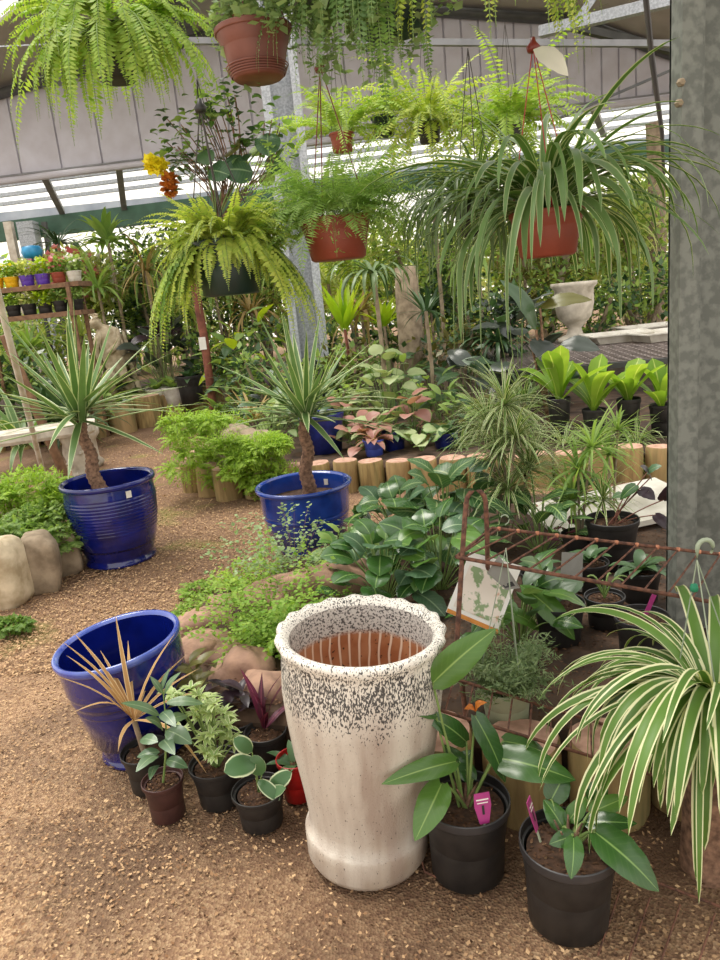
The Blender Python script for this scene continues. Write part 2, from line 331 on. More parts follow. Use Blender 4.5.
# ---------------- plant geometry ----------------
PR = dict(
 blade=lambda t: np.minimum(1, .55+2.2*t)*np.sqrt(np.clip(1-t**2.2, 0, 1))+.01,
 sword=lambda t: np.minimum(1, .6+1.5*t)*(1-t**2.6)+.01,
 oval=lambda t: np.sin(PI*np.clip(t, 0, 1)**.85)**.8+.03,
 lance=lambda t: np.sin(PI*np.clip(t, 0, 1)**.7)+.02,
 heart=lambda t: np.interp(t, [0, .04, .12, .25, .4, .55, .7, .85, .95, 1], [.3, .68, .92, 1.08, 1.08, .97, .78, .48, .2, .01]),
 round=lambda t: np.sin(PI*np.clip(t, 0, 1))**.5+.02,
 spoon=lambda t: np.interp(t, [0, .3, .6, .8, .93, 1], [.2, .5, .9, 1, .75, .05]),
 thin=lambda t: 1-t*.4)
def arr(x, n): return np.broadcast_to(np.asarray(x, float), (n,)).copy()
def paths(P, az, el, L, droop, n, sway=0, pw=1.2):
    N = len(P); t = np.linspace(0, 1, n+1)
    e = el[:, None] - droop[:, None]*t[None]**pw; e = np.maximum(e, -1.52); a = az[:, None] + arr(sway, N)[:, None]*t[None]
    T = np.stack([np.cos(e)*np.cos(a), np.cos(e)*np.sin(a), np.sin(e)], -1)
    mid = (T[:, 1:]+T[:, :-1])/2*(L[:, None, None]/n)
    Q = np.concatenate([np.zeros((N, 1, 3)), np.cumsum(mid, 1)], 1) + P[:, None]
    S = np.stack([-np.sin(a), np.cos(a), np.zeros_like(a)], -1); Nn = np.cross(T, S); return t, Q, T, S, Nn
def leaves(B, P, az, el, L, W, droop, mat, prof='blade', n=7, fold=.25, twist=0, sway=0, cols=3, pw=1.2, wave=0):
    P = np.asarray(P, float).reshape(-1, 3); az = np.atleast_1d(np.asarray(az, float)); N = max(len(P), len(az))
    P = np.broadcast_to(P, (N, 3)); az, el, L, W, droop, tw = [arr(x, N) for x in (az, el, L, W, droop, twist)]
    t, Q, T, S, Nn = paths(P, az, el, L, droop, n, sway, pw)
    c_, s_ = np.cos(tw)[:, None, None], np.sin(tw)[:, None, None]; S, Nn = S*c_+Nn*s_, Nn*c_-S*s_
    wd = W[:, None]*PR[prof](t)[None]/2; cc = np.linspace(-1, 1, cols)
    off = np.abs(cc)*fold
    wv = wave*np.sin(t*17)[None, :, None]*np.sign(cc)[None, None]*np.abs(cc)[None, None]
    V = Q[:, :, None] + S[:, :, None]*(wd[:, :, None]*cc)[..., None] + Nn[:, :, None]*(wd[:, :, None]*(off+wv))[..., None]
    m = (n+1)*cols; i, j = np.meshgrid(np.arange(n), np.arange(cols-1), indexing='ij'); b = (i*cols+j).ravel()
    q = np.stack([b, b+1, b+cols+1, b+cols], 1); f = (q[None]+np.arange(N)[:, None, None]*m).reshape(-1, 4)
    uv = np.stack(np.broadcast_arrays((cc[None, None]+1)/2, t[None, :, None], np.zeros((N, 1, 1)))[:2], -1)
    B.add(V.reshape(-1, 3), f, mat, uv.reshape(-1, 2)); return Q
def kites(B, base, d, s, L, Wd, mat):
    L = L[:, None]; Wd = Wd[:, None]
    V = np.stack([base, base+d*L*.45+s*Wd/2, base+d*L, base+d*L*.45-s*Wd/2], 1); N = len(base)
    B.add(V.reshape(-1, 3), np.arange(4*N).reshape(N, 4), mat, np.tile([[.5, 0], [0, .5], [.5, 1], [1, .5]], (N, 1)))
def ferns(B, P, az, el, L, droop, mat, m=34, PL=.04, PW=.011, rach=.003, pw=1.1, hang=.25, start=.08, sway=0, shape=.75, rmat='stem'):
    P = np.asarray(P, float).reshape(-1, 3); az = np.atleast_1d(np.asarray(az, float)); N = len(az); P = np.broadcast_to(P, (N, 3))
    el, L, droop = arr(el, N), arr(L, N), arr(droop, N)
    t, Q, T, S, Nn = paths(P, az, el, L, droop, m, sway, pw)
    k = t > start; tt = t[k]; lp = PL*np.clip(np.sin(PI*(.12+.88*(tt-start)/(1-start))**shape), .06, 1)
    for sg in (-1, 1):
        D = S[:, k]*sg + T[:, k]*.25 - Nn[:, k]*hang + rng.normal(0, .12, (N, k.sum(), 3)); D[..., 2] -= hang*.4
        D /= np.linalg.norm(D, axis=-1)[..., None]
        LL = np.broadcast_to(lp[None], (N, k.sum()))*rng.uniform(.8, 1.15, (N, k.sum())); WW = np.minimum(PW, LL*.5)
        kites(B, Q[:, k].reshape(-1, 3), D.reshape(-1, 3), T[:, k].reshape(-1, 3), LL.ravel(), WW.ravel()*1.0, mat)
    leaves(B, P, az, el, L, rach, droop, rmat, 'thin', m//3, .6, 0, sway, 3, pw)
def unit(n): v = rng.normal(0, 1, (n, 3)); return v/np.linalg.norm(v, axis=1)[:, None]
def cloud(B, cs, rad, n, size, mat, flat=.5, shell=.5, aspect=.6):
    cs = np.asarray(cs, float).reshape(-1, 3); rad = np.asarray(rad, float).reshape(-1, 3); k = rng.integers(0, len(cs), n)
    u = unit(n); rr = rng.uniform(shell, 1, n)[:, None]; p = cs[k] + u*rad[k % len(rad)]*rr
    d = unit(n)+u*.6; d[:, 2] *= flat; d /= np.linalg.norm(d, axis=1)[:, None]
    s = np.cross(d, np.array([0, 0, 1.])+unit(n)*.5); s /= np.linalg.norm(s, axis=1)[:, None]
    L = size*rng.uniform(.6, 1.3, n); kites(B, p, d, s, L, L*aspect, mat)
def spray(B, P, az, el, L, droop, mat, per=30, spread=.04, size=.012, start=.25, rach=.0025, rmat='stem', aspect=.9, n=10):
    P = np.asarray(P, float).reshape(-1, 3); az = np.atleast_1d(np.asarray(az, float)); N = len(az); P = np.broadcast_to(P, (N, 3))
    el, L, droop = arr(el, N), arr(L, N), arr(droop, N)
    t, Q, T, S, Nn = paths(P, az, el, L, droop, n, 0, 1.2)
    leaves(B, P, az, el, L, rach, droop, rmat, 'thin', n, .6)
    tt = rng.uniform(start, 1, (N, per))*n; i = np.minimum(tt.astype(int), n-1); fr = (tt-i)[..., None]
    r = np.arange(N)[:, None]; p = Q[r, i]*(1-fr)+Q[r, i+1]*fr
    taper = np.sin(PI*np.clip((tt/n-start)/(1-start)*.85+.1, 0, 1))[..., None]
    p = p + S[r, i]*rng.uniform(-1, 1, (N, per, 1))*spread*taper + rng.normal(0, spread*.2, (N, per, 3)); m = N*per
    d = unit(m); d[:, 2] *= .5; d /= np.linalg.norm(d, axis=1)[:, None]
    s = np.cross(d, np.array([0, 0, 1.])+unit(m)*.35); s /= np.linalg.norm(s, axis=1)[:, None]
    Ls = size*rng.uniform(.6, 1.3, m); kites(B, p.reshape(-1, 3), d, s, Ls, Ls*aspect, mat)
def U(a, b, n): return rng.uniform(a, b, n)
def gold(n, jit=.2): return (np.arange(n)*2.39996+U(-jit, jit, n)) % (2*PI)
def bleaf(B, a, b, W, mat, prof='heart', up=(0, 0, 1), sag=.12, fold=.15, n=12, cols=7, roll=0.0):
    """one leaf from its base a to its tip b"""
    a = Vector(a); b = Vector(b); d = b-a; L = d.length; t = np.linspace(0, 1, n+1)
    T = d.normalized(); S = T.cross(Vector(up)).normalized(); N = S.cross(T).normalized()
    S2 = S*math.cos(roll)+N*math.sin(roll); N2 = N*math.cos(roll)-S*math.sin(roll)
    Q = np.array(a)[None]+np.outer(t, np.array(d))+np.outer(np.sin(PI*t)*sag*L, np.array(N))
    cc = np.linspace(-1, 1, cols); wd = W*PR[prof](t)/2
    ripple = .05*np.sin(t*22)[:, None]*cc[None]**2
    h = (np.abs(cc)**1.1*fold)[None] - (cc**4*fold*.7)[None] + ripple
    back = (np.abs(cc)**2)[None]*np.interp(t, [0, .12, .3], [.14, .06, 0])[:, None]*W if prof == 'heart' else np.zeros((n+1, cols))
    V = Q[:, None]+np.array(S2)*(wd[:, None]*cc)[..., None]+np.array(N2)*(wd[:, None]*h)[..., None]-np.array(T)*back[..., None]
    f = [(i*cols+j, i*cols+j+1, (i+1)*cols+j+1, (i+1)*cols+j) for i in range(n) for j in range(cols-1)]
    uv = np.stack(np.broadcast_arrays((cc[None]+1)/2, t[:, None]), -1)
    B.add(V.reshape(-1, 3), f, mat, uv.reshape(-1, 2))
def arc(a, b, lift=.03, n=7, side=(0, 0, 1)):
    a = np.array(a, float); b = np.array(b, float); t = np.linspace(0, 1, n)[:, None]
    return a*(1-t)+b*t+np.sin(PI*t)*lift*np.array(side, float)

# pot profiles: r at rim, height
def pot(parent, r, h, mat, rimmat=None, taper=.78, soil=.86, lip=.012, segs=40, soilmat='soil', name='pot', lab=None, soilparts=True):
    rb = r*taper; B = MB(); th = max(.004, r*.035)
    p = [(0.001, 0), (rb*.9, 0), (rb, .006), (rb+(r-lip-rb)*.5, h*.5), (r-lip, h*.88)]
    q = [(r-lip, h*.88), (r-lip*.1, h*.885), (r, h*.9), (r, h*.985), (r-th*.5, h), (r-th, h*.985), (r-th*1.4, h*.86), (rb*.93, .02), (.001, .02)]
    lathe(B, p, segs, mat); lathe(B, q[:4], segs, rimmat or mat); lathe(B, q[3:6], segs, rimmat or mat); lathe(B, q[5:], segs, mat)
    o = B.build(name, parent, label=lab)
    if soilparts:
        B = MB(); rs = rb+(r-lip-rb)*soil-th*1.2; disc(B, rs, h*soil, soilmat)
        cr_ = 170; a = U(0, 2*PI, cr_); rr = rs*np.sqrt(U(0, 1, cr_))*.95
        P = np.stack([rr*np.cos(a), rr*np.sin(a), np.full(cr_, h*soil+.003)], 1); d = unit(cr_); d[:, 2] = abs(d[:, 2])*.4; s = np.cross(d, [0, 0, 1.])
        kites(B, P, d, s/np.linalg.norm(s, axis=1)[:, None], U(.006, .02, cr_), U(.004, .009, cr_), 'dbark'); kites(B, P[:14], d[:14], s[:14], U(.008, .016, 14), U(.005, .009, 14), 'chip'); B.build('soil', parent)
    return h*soil
def hanger(parent, r, zrim, top, n=3, mat='wire', rad=.0016, clip=None, phase=.4, hookmat=None, hooktop=None):
    """wires from the rim to the clip at top (local xyz), then a hook up to hooktop"""
    B = MB(); top = np.array(top, float)
    for i in range(n):
        a = phase+i*2*PI/n; p = np.array((r*.98*math.cos(a), r*.98*math.sin(a), zrim)); tube(B, [p, (p+top)/2, top], rad, 5, mat)
    o = B.build('hanger', parent)
    if clip:
        B = MB(); lathe(B, [(.001, -.02), (.016, -.018), (.02, -.005), (.009, .008), (.006, .02), (.001, .021)], 12, clip, c=top); B.build('clip', parent)
    ht = hooktop if hooktop is not None else 2.8
    B = MB(); h2 = ht
    pts = [top+(0, 0, .0), top+(0, 0, (h2-top[2])*.5), (top[0], top[1], h2-.03)]
    for k in range(9): a = -PI/2+k*PI*1.3/8; pts.append((top[0]+.014*math.cos(a)*1, top[1], h2-.016+.016*math.sin(a)))
    tube(B, pts, .0022, 5, hookmat or mat); B.build('hook', parent)
exec_order = []

# ================= SETTING =================
def grid(B, x0, x1, y0, y1, nx, ny, mat, zf):
    xs = np.linspace(x0, x1, nx); ys = np.linspace(y0, y1, ny); Xg, Yg = np.meshgrid(xs, ys); Z = zf(Xg, Yg)
    V = np.stack([Xg, Yg, Z], -1).reshape(-1, 3); i, j = np.meshgrid(np.arange(ny-1), np.arange(nx-1), indexing='ij'); b = (i*nx+j).ravel()
    B.add(V, np.stack([b, b+1, b+nx+1, b+nx], 1), mat)
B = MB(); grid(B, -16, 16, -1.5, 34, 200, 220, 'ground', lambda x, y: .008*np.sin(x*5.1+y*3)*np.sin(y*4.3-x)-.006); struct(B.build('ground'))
def pip(x, y, poly):
    ins = np.zeros(x.shape, bool); n = len(poly)
    for i in range(n):
        x1, y1 = poly[i]; x2, y2 = poly[(i+1) % n]
        c = ((y1 > y) != (y2 > y)) & (x < (x2-x1)*(y-y1)/(y2-y1+1e-9)+x1); ins ^= c
    return ins
def bed(name, poly, z, mat='bedsoil', steps=4):
    B = MB(); poly = np.array(poly, float); cen = poly.mean(0); rings = []
    P = []
    for a, b in zip(poly, np.roll(poly, -1, 0)):
        for k in range(6): P.append(a+(b-a)*k/6)
    P = np.array(P); n = len(P)
    V = [np.c_[P, np.full(n, -.02)], np.c_[P, np.full(n, z*.8)]]
    for s in (.97, .85, .6, .3, .02):
        q = cen+(P-cen)*s; V.append(np.c_[q, z+rng.normal(0, .012, n)])
    V = np.concatenate(V); j = np.arange(n); j2 = (j+1) % n
    for r in range(6): B.add(V, np.stack([r*n+j, r*n+j2, (r+1)*n+j2, (r+1)*n+j], 1), mat)
    return struct(B.build(name))
ISL = [(-.72, 2.42), (-.1, 2.2), (.38, 2.02), (.8, 1.98), (1.5, 2.0), (2.3, 2.2), (2.4, 4.2), (1.1, 4.75), (.25, 4.6), (.0, 4.2), (-.45, 3.9), (-.85, 3.45), (-.88, 2.9)]
bed('ground_island_bed', ISL, .2)
BED = [(-1.38, 6.5), (-1.05, 6.16), (-.5, 6.13), (.32, 5.95), (1.2, 5.7), (2.3, 5.55), (4.5, 5.3), (9, 6), (9, 13.5), (-1.4, 13.5), (-1.9, 10.5), (-1.6, 8)]
bed('ground_back_bed', BED, .2)
BEDL = [(-9, 9.8), (-4.2, 10.1), (-3.3, 10.55), (-2.5, 11.4), (-1.95, 12), (-1.9, 16), (-12, 16)]
bed('ground_far_left_bed', BEDL, .24)
bed('ground_left_bed', [(-4.6, 3.6), (-2.3, 4.18), (-2.15, 4.7), (-2.3, 5.2), (-2.9, 5.6), (-4.8, 5.8)], .24)

# gable end wall, panel seams modelled
def wall_top(x): return np.interp(x, [-9, -5.5, -2.1, .3, 4.35, 6.1, 9], [4.7, 5.5, 6.03, 6.35, 5.75, 5.05, 4.2])
B = MB(); xs = []; ys = []
x = -9.0
while x < 9.0:
    stp = .72 if x < -3 else (.42 if x < 1 else .3)
    xs += [x, x+.012, x+.024, x+.036]; ys += [14, 14.04, 14.04, 14]; x += stp
xs = np.array(xs); ys = np.array(ys); zb = 4.09+(xs+5.79)*.0227; zt = wall_top(xs)
V = np.concatenate([np.c_[xs, ys, zb], np.c_[xs, ys, zt]]); n = len(xs); j = np.arange(n-1)
B.add(V, np.stack([j, j+1, n+j+1, n+j], 1), 'cream'); struct(B.build('wall_back', smooth=False))
B = MB(); bar(B, (-9, 13.93, 4.0), (9, 13.93, 4.41), .14, .1, 'cream'); bar(B, (-9, 13.86, 4.06), (9, 13.86, 4.47), .03, .03, 'steel'); struct(B.build('trim_1'))
# roof slopes in front of it with rafters
kx = [-9, -5.5, -2.1, .3, 4.35, 6.1, 9]
B = MB()
for a, b in zip(kx[:-1], kx[1:]):
    za, zc = float(wall_top(a)), float(wall_top(b))
    ya, yb = [12.6 if q < -3 else 10.2 for q in (a, b)]; B.add([(a, ya, za+.12), (b, yb, zc+.12), (b, 14.3, zc), (a, 14.3, za), (a, ya, za+.17), (b, yb, zc+.17), (b, 14.3, zc+.05), (a, 14.3, za+.05)],
          [(0, 1, 2, 3), (4, 5, 6, 7), (0, 1, 5, 4)], 'roofin')
struct(B.build('ceiling', smooth=False))
B = MB()
for a, b in zip(kx[:-1], kx[1:]):
    bar(B, (a, 13.8, float(wall_top(a))-.1), (b, 13.8, float(wall_top(b))-.1), .22, .1, 'steeld')
struct(B.build('beam_rafter_rear'))
def steelbar(nm, p, q, w_, d_, mat): B = MB(); bar(B, p, q, w_, d_, mat); return struct(B.build(nm, smooth=False))
steelbar('beam_roof_brace', A(24, -20, 10.4), A(62, 82, 13.4), .3, .12, 'steel')
steelbar('beam_roof_brace', A(168, -25, 10.4), A(182, 30, 13.0), .34, .14, 'steeld')
steelbar('beam_truss_tie', A(540, 32, 11), A(690, -4, 10), .13, .13, 'galvl')
steelbar('beam_truss_strut', A(598, -10, 11), A(575, 24, 11), .1, .1, 'galvl')
steelbar('beam_truss_rail', A(180, 41, 10.2), A(700, 44, 9.6), .07, .07, 'steel')
steelbar('beam_wire_brace', A(560, 118, 9.5), A(690, 62, 9.5), .03, .03, 'steeld')
steelbar('beam_truss_strut', A(560, 24, 12), A(680, 52, 12), .12, .1, 'steeld')
steelbar('beam_roof_wire', A(-10, 47, 8), A(52, 44, 8), .012, .012, 'galvl')
# lower translucent lean-to beyond the wall
m, t, b, L = newmat('translucent_roof_sheet'); tr = t.nodes.new('ShaderNodeBsdfTranslucent'); mx = t.nodes.new('ShaderNodeMixShader')
b.inputs['Base Color'].default_value = (.85, .86, .86, 1); tr.inputs[0].default_value = (.95, .95, .93, 1); mx.inputs[0].default_value = .65
L.new(b.outputs[0], mx.inputs[1]); L.new(tr.outputs[0], mx.inputs[2]); L.new(mx.outputs[0], t.nodes['Material Output'].inputs[0]); MT['sheet'] = m
MT['sheetb'] = plain('pale_blue_roof_sheet', '#b9c0cc', '#9aa3b4', 2, .5, bstr=0)
B = MB()
for k in range(60):
    x0 = -10+k*.34; s = lambda X: (X+5.79)*.0227
    B.add([(x0, 14.3, 4.25+s(x0)), (x0+.17, 14.3, 4.28+s(x0)), (x0+.34, 14.3, 4.25+s(x0)), (x0, 20.5, 4.72+s(x0)), (x0+.17, 20.5, 4.75+s(x0)), (x0+.34, 20.5, 4.72+s(x0))],
          [(0, 1, 4, 3), (1, 2, 5, 4)], 'sheet')
struct(B.build('ceiling_lean_to', smooth=False))
B = MB(); box(B, (1.75, 1.35, 3.45), (2.7, 2.5, .02), 'roofin'); struct(B.build('added_shade_sheet', smooth=False))  # unseen opaque sheet added overhead to darken the right foreground
for k, yy in enumerate((15.4, 17.3, 19.4)):
    steelbar('beam_purlin', (-10, yy, 4.2+(yy-14.3)*.075-.1), (10, yy, 4.65+(yy-14.3)*.075-.1), .09, .08, 'galvl')
B = MB(); bar(B, (-11, 20.6, 4.12), (11, 20.6, 4.62), .05, .42, 'sheetb'); box(B, (0, 20.2, 4.25), (20, .05, .4), 'sheetb'); struct(B.build('trim_2', smooth=False))
steelbar('beam_green_main', (-11, 17, 3.52), (11, 17, 4.0), .2, .4, 'beamg')
for q in ((40, 168, 62, 212), (117, 155, 124, 208), (590, 98, 604, 135)): steelbar('beam_lean_to_strut', A(q[0], q[1], 14.2), A(q[2], q[3], 16.9), .12, .1, 'steel')
for q in ((8, 222, 20, 262, .16, 'pipe'), (27, 222, 42, 268, .34, 'galvl'), (44, 222, 52, 262, .1, 'steeld')):
    p = A(q[0], q[1], 16.6); steelbar('column_far_left', (p.x, p.y, 0), p, q[4], q[4], q[5])
# centre galvanised column and the near column at the right edge
def column(nm, x, y, wd, dp, top, mat, rz=0):
    B = MB(); R = Matrix.Rotation(rz, 3, 'Z'); t_ = wd*.07
    box(B, Vector((x, y, top/2)), (wd, t_, top), mat, R)
    for s_ in (-1, 1):
        o = R @ Vector((s_*(wd/2-t_/2), -dp/2, 0)); box(B, Vector((x, y, top/2))+o, (t_, dp, top), mat, R)
        o = R @ Vector((s_*(wd/2-wd*.11), -dp, 0)); box(B, Vector((x, y, top/2))+o, (wd*.22, t_, top), mat, R)
    return struct(B.build(nm, smooth=False))
column('column_centre', -.47, 9.4, .44, .2, 6.2, 'galvl', .1)
cx = A(675, 560, 2.55)
B = MB()
box(B, (cx.x+.2, 2.62, 2.4), (.4, .012, 4.9), 'galv'); box(B, (cx.x+.006, 2.58, 2.4), (.012, .09, 4.9), 'galv'); box(B, (cx.x+.03, 2.535, 2.4), (.065, .012, 4.9), 'galv')
box(B, (cx.x+.4, 2.55, 2.4), (.012, .15, 4.9), 'galv'); box(B, (cx.x+.068, 2.575, 2.4), (.008, .08, 4.9), 'galv')
struct(B.build('column_right', smooth=False))
B = MB(); p = A(685, 80, 2.5); q = A(683, 101, 2.5)
for c_, lb_ in ((p, 'upper'), (q, 'lower')): B = MB(); lathe(B, [(.013, 0), (.013, .012), (.009, .02), (.001, .02)], 6, 'greybark'); o = B.build('bolt_head', smooth=False); o.location = (c_.x, 2.535, c_.z); o.rotation_euler = (PI/2, 0, 0); tag(o, lb_+' rusty bolt head high on the near steel column at right', 'bolt')
# overhead pipes that the baskets hang from
for yy in (2.3, 2.6, 2.95): steelbar('beam_hanging_pipe', (-3, yy, 2.82), (3, yy, 2.82), .03, .03, 'galvl')
steelbar('beam_hanging_pipe', (-4, 4.6, 3.35), (4, 4.6, 3.35), .03, .03, 'galvl')
B = MB(); tube(B, [A(645, -10, 3.4), A(652, 60, 3.4), A(662, 132, 3.4), A(664, 175, 3.4)], [.012, .012, .009, .006], 6, 'wire')
tag(B.build('hanging_rod'), 'thin dark rod hanging beside the near steel column', 'rod')

# ================= GROUND LITTER =================
def chips(nm, n, poly, size, mat, lab, cat, z=0.002):
    P = np.array(poly); x0, y0 = P.min(0); x1, y1 = P.max(0); X = U(x0, x1, n*2); Y = y0+(y1-y0)*U(0, 1, n*2)**1.5
    k = pip(X, Y, poly) & ~(pip(X, Y, ISL)); k &= ~((mat == 'chip') & (Y < 2.6) & (U(0, 1, len(X)) < .8*np.clip((X+.95+.2*np.sin(Y*9))/.6, 0, 1)*np.clip((Y-1.1)/.5, .6, 1))); X = X[k][:n]; Y = Y[k][:n]; n = len(X)
    d = unit(n); d[:, 2] *= .25; d /= np.linalg.norm(d, axis=1)[:, None]; s = np.cross(d, np.array([0, 0, 1.])+unit(n)*.3); s /= np.linalg.norm(s, axis=1)[:, None]
    B = MB(); Ls = size*U(.5, 1.4, n); kites(B, np.c_[X, Y, z+U(.0, .008, n)], d, s, Ls, Ls*U(.35, .8, n), mat); o = B.build(nm, smooth=False)
    o['label'] = lab; o['category'] = cat; o['kind'] = 'stuff'; return o
NEAR = [(-2.6, .9), (1.6, .9), (2.2, 1.9), (2.2, 6), (-2.6, 6)]
chips('wood_chips', 56000, NEAR, .0125, 'chip', 'pale wood chips strewn over the path around the pots', 'wood chips')
chips('wood_chips', 30000, [(-3.6, 3.2), (2.2, 3.2), (2.2, 5.3), (-1.2, 5.8), (-1.7, 10), (-3.4, 10)], .019, 'chip', 'pale wood chips on the far part of the path', 'wood chips')
chips('bark_crumbs', 11000, NEAR, .010, 'dbark', 'dark bark crumbs trodden among the pale wood chips', 'bark')
n = 14000; X = U(-.9, 2.3, n*2); Y = U(2, 4.7, n*2); k = pip(X, Y, ISL); X, Y = X[k][:n], Y[k][:n]; n = len(X)
B = MB(); d = unit(n); d[:, 2] *= .25; s = np.cross(d, np.array([0, 0, 1.])); s /= np.linalg.norm(s, axis=1)[:, None]
kites(B, np.c_[X, Y, .205+U(0, .015, n)], d, s, U(.008, .026, n), U(.006, .012, n), 'dbark'); o = B.build('leaf_litter', smooth=False); o['kind'] = 'stuff'; o['label'] = 'dark leaf litter covering the soil of the island bed'; o['category'] = 'leaf litter'

# ================= EDGING =================
ordn = ['first', 'second', 'third', 'fourth', 'fifth', 'sixth', 'seventh', 'eighth', 'ninth', 'tenth', 'eleventh', 'twelfth', 'thirteenth', 'fourteenth', 'fifteenth', 'sixteenth', 'seventeenth', 'eighteenth', 'nineteenth', 'twentieth']
def logmesh(r, h, seed=0):
    B = MB(); ph = random.random()*6
    def mod(i, a, rr, zz): return rr*(1+.035*np.sin(3*a+ph)+.02*np.sin(7*a+ph*2)), zz
    lathe(B, [(r*.98, -.03), (r, h*.5), (r*.985, h*.93), (r*.93, h)], 26, 'log', mod)
    a = np.arange(26)*2*PI/26; rr, _ = mod(0, a, np.full(26, r*.93), a)
    V = np.c_[rr*np.cos(a), rr*np.sin(a), np.full(26, h)]; V = np.vstack([V, [0, 0, h+.006]])
    B.add(V, [(26, j, (j+1) % 26) for j in range(26)], 'log', np.ones((27, 2))); return B
def row(pts, spacing, r, h, grp, lab, count_max=99):
    pts = [np.array(p, float) for p in pts]; out = []; carry = 0
    seg = [(a, b, np.linalg.norm(b-a)) for a, b in zip(pts[:-1], pts[1:])]; tot = sum(s[2] for s in seg); d = 0
    while d < tot and len(out) < count_max:
        q = d
        for a, b, l in seg:
            if q <= l: out.append(a+(b-a)*q/l); break
            q -= l
        d += spacing
    ms = []
    for k, p in enumerate(out):
        o = logmesh(r*random.uniform(.93, 1.04), h*random.uniform(.92, 1.06)).build('edging_log'); o.location = (p[0], p[1], 0); o.rotation_euler = (random.uniform(-.03, .03), random.uniform(-.04, .04), random.uniform(0, 6))
        tag(o, lab % ordn[min(k, 19)], 'edging log', grp)
row([(-.55, 6.1), (.32, 5.88), (1.2, 5.62), (2.3, 5.42), (3.2, 5.3)], .225, .108, .25, 'logs edging the back bed', '%s upright pine log from the left in the row behind the yucca pot')
row([(-1.5, 7.6), (-1.5, 6.5), (-1.12, 6.12), (-.78, 6.08)], .27, .12, .27, 'mossy logs round the bed corner', '%s mossy log, counting from the far side, round the fern-covered bed corner')
row([(-4.9, 9.8), (-3.9, 10.05), (-3.3, 10.4), (-2.7, 11.1), (-2.0, 11.9), (-1.5, 12.4)], .44, .2, .42, 'logs edging the far left bed', '%s pale log from the left in the far row below the statue')
PINKR = [(-.08, 2.13), (.16, 2.06), (.41, 1.97), (.665, 1.93), (.92, 1.93), (1.17, 1.95)]
for k, (x, y) in enumerate(PINKR):
    o = logmesh(.12, .235).build('edging_log'); o.location = (x, y, 0); o.rotation_euler = (0, 0, random.uniform(0, 6))
    tag(o, ['pine edging log hidden behind the tall white planter', 'pine log just behind the left leafy black pot', 'broad pink-topped log between the two leafy black pots', 'broad pink-topped log behind the right leafy black pot', 'pine log half hidden by the striped strap leaves', 'pine log at the right edge under the striped strap leaves'][k], 'edging log', 'thick logs edging the island bed')
def rock(nm, c, s, mat, lab, cat, rz=0, seed=1, grp=None, amp=.16, sq_=.75):
    B = MB(); rr = np.random.default_rng(seed); ph = rr.uniform(0, 6, 8); nu, nv = 22, 14; V = []
    for i in range(nv+1):
        th = PI*i/nv
        for j in range(nu):
            a = 2*PI*j/nu; x, y, z = math.sin(th)*math.cos(a), math.sin(th)*math.sin(a), math.cos(th)
            k = 1+amp*(math.sin(2.3*x*2+ph[0])*math.sin(2.7*y+ph[1])+.6*math.sin(4*z+ph[2]+3*x)+.35*math.sin(8*x+ph[3])*math.sin(7*y+ph[4]))
            f = lambda q: math.copysign(abs(q)**sq_, q)
            V.append((f(x)*k*s[0], f(y)*k*s[1], f(z)*k*s[2]))
    f = [(i*nu+j, (i+1)*nu+j, (i+1)*nu+(j+1) % nu, i*nu+(j+1) % nu) for i in range(nv) for j in range(nu)]
    B.add(V, f, mat); o = B.build(nm); o.location = c; o.rotation_euler = (0, 0, rz); return tag(o, lab, cat, grp)
for k, (px, py, sx, sy, sz, lab) in enumerate([
    (202, 622, .17, .1, .075, 'flat pinkish rock right of the tilted blue pot, under the fern'), (212, 650, .2, .12, .08, 'wide pinkish rock nearest behind the small potted plants'),
    (243, 672, .13, .1, .1, 'rounded pink rock left of the white planter rim'), (228, 600, .12, .08, .06, 'small brown rock at the left edge of the maidenhair'), (262, 690, .12, .1, .08, 'pink rock behind the wine-leaved plant'),
    (192, 655, .12, .09, .09, 'pink rock touching the right side of the tilted blue pot')]):
    p = G(px, py, .2); rock('edging_rock', (p.x, p.y, .15+sz*.3), (sx, sy, sz), 'pink', lab, 'rock', random.uniform(-.3, .3), k+3, 'sandstone rocks by the maidenhair')
for k, (px, py, sx, sy, sz, lab, mt) in enumerate([(6, 607, .13, .12, .23, 'tall pale log-shaped stone at the left picture edge', 'stoneb'), (42, 592, .12, .12, .19, 'grey lichen-covered stone beside the tall pale one', 'greybark'), (66, 575, .1, .1, .16, 'small dark stone between the mossy bank and the blue pot', 'greybark')]):
    p = G(px, py, 0); rock('edging_stone', (p.x, p.y+.05, sz*.85), (sx, sy, sz), mt, lab, 'stone', .2*k, k+20, 'stones holding the left bank', .07, .5)
rock('sandstone_block', G(315, 615, .15)+Vector((0, .1, .05)), (.3, .15, .14), 'pink', 'brown stone hidden among leaves behind the white planter', 'rock', .1, 31)
rock('mossy_boulder', (-1.0, 6.5, .3), (.28, .25, .26), 'greybark', 'grey boulder under the fern mound at the bed corner', 'rock', .4, 41)

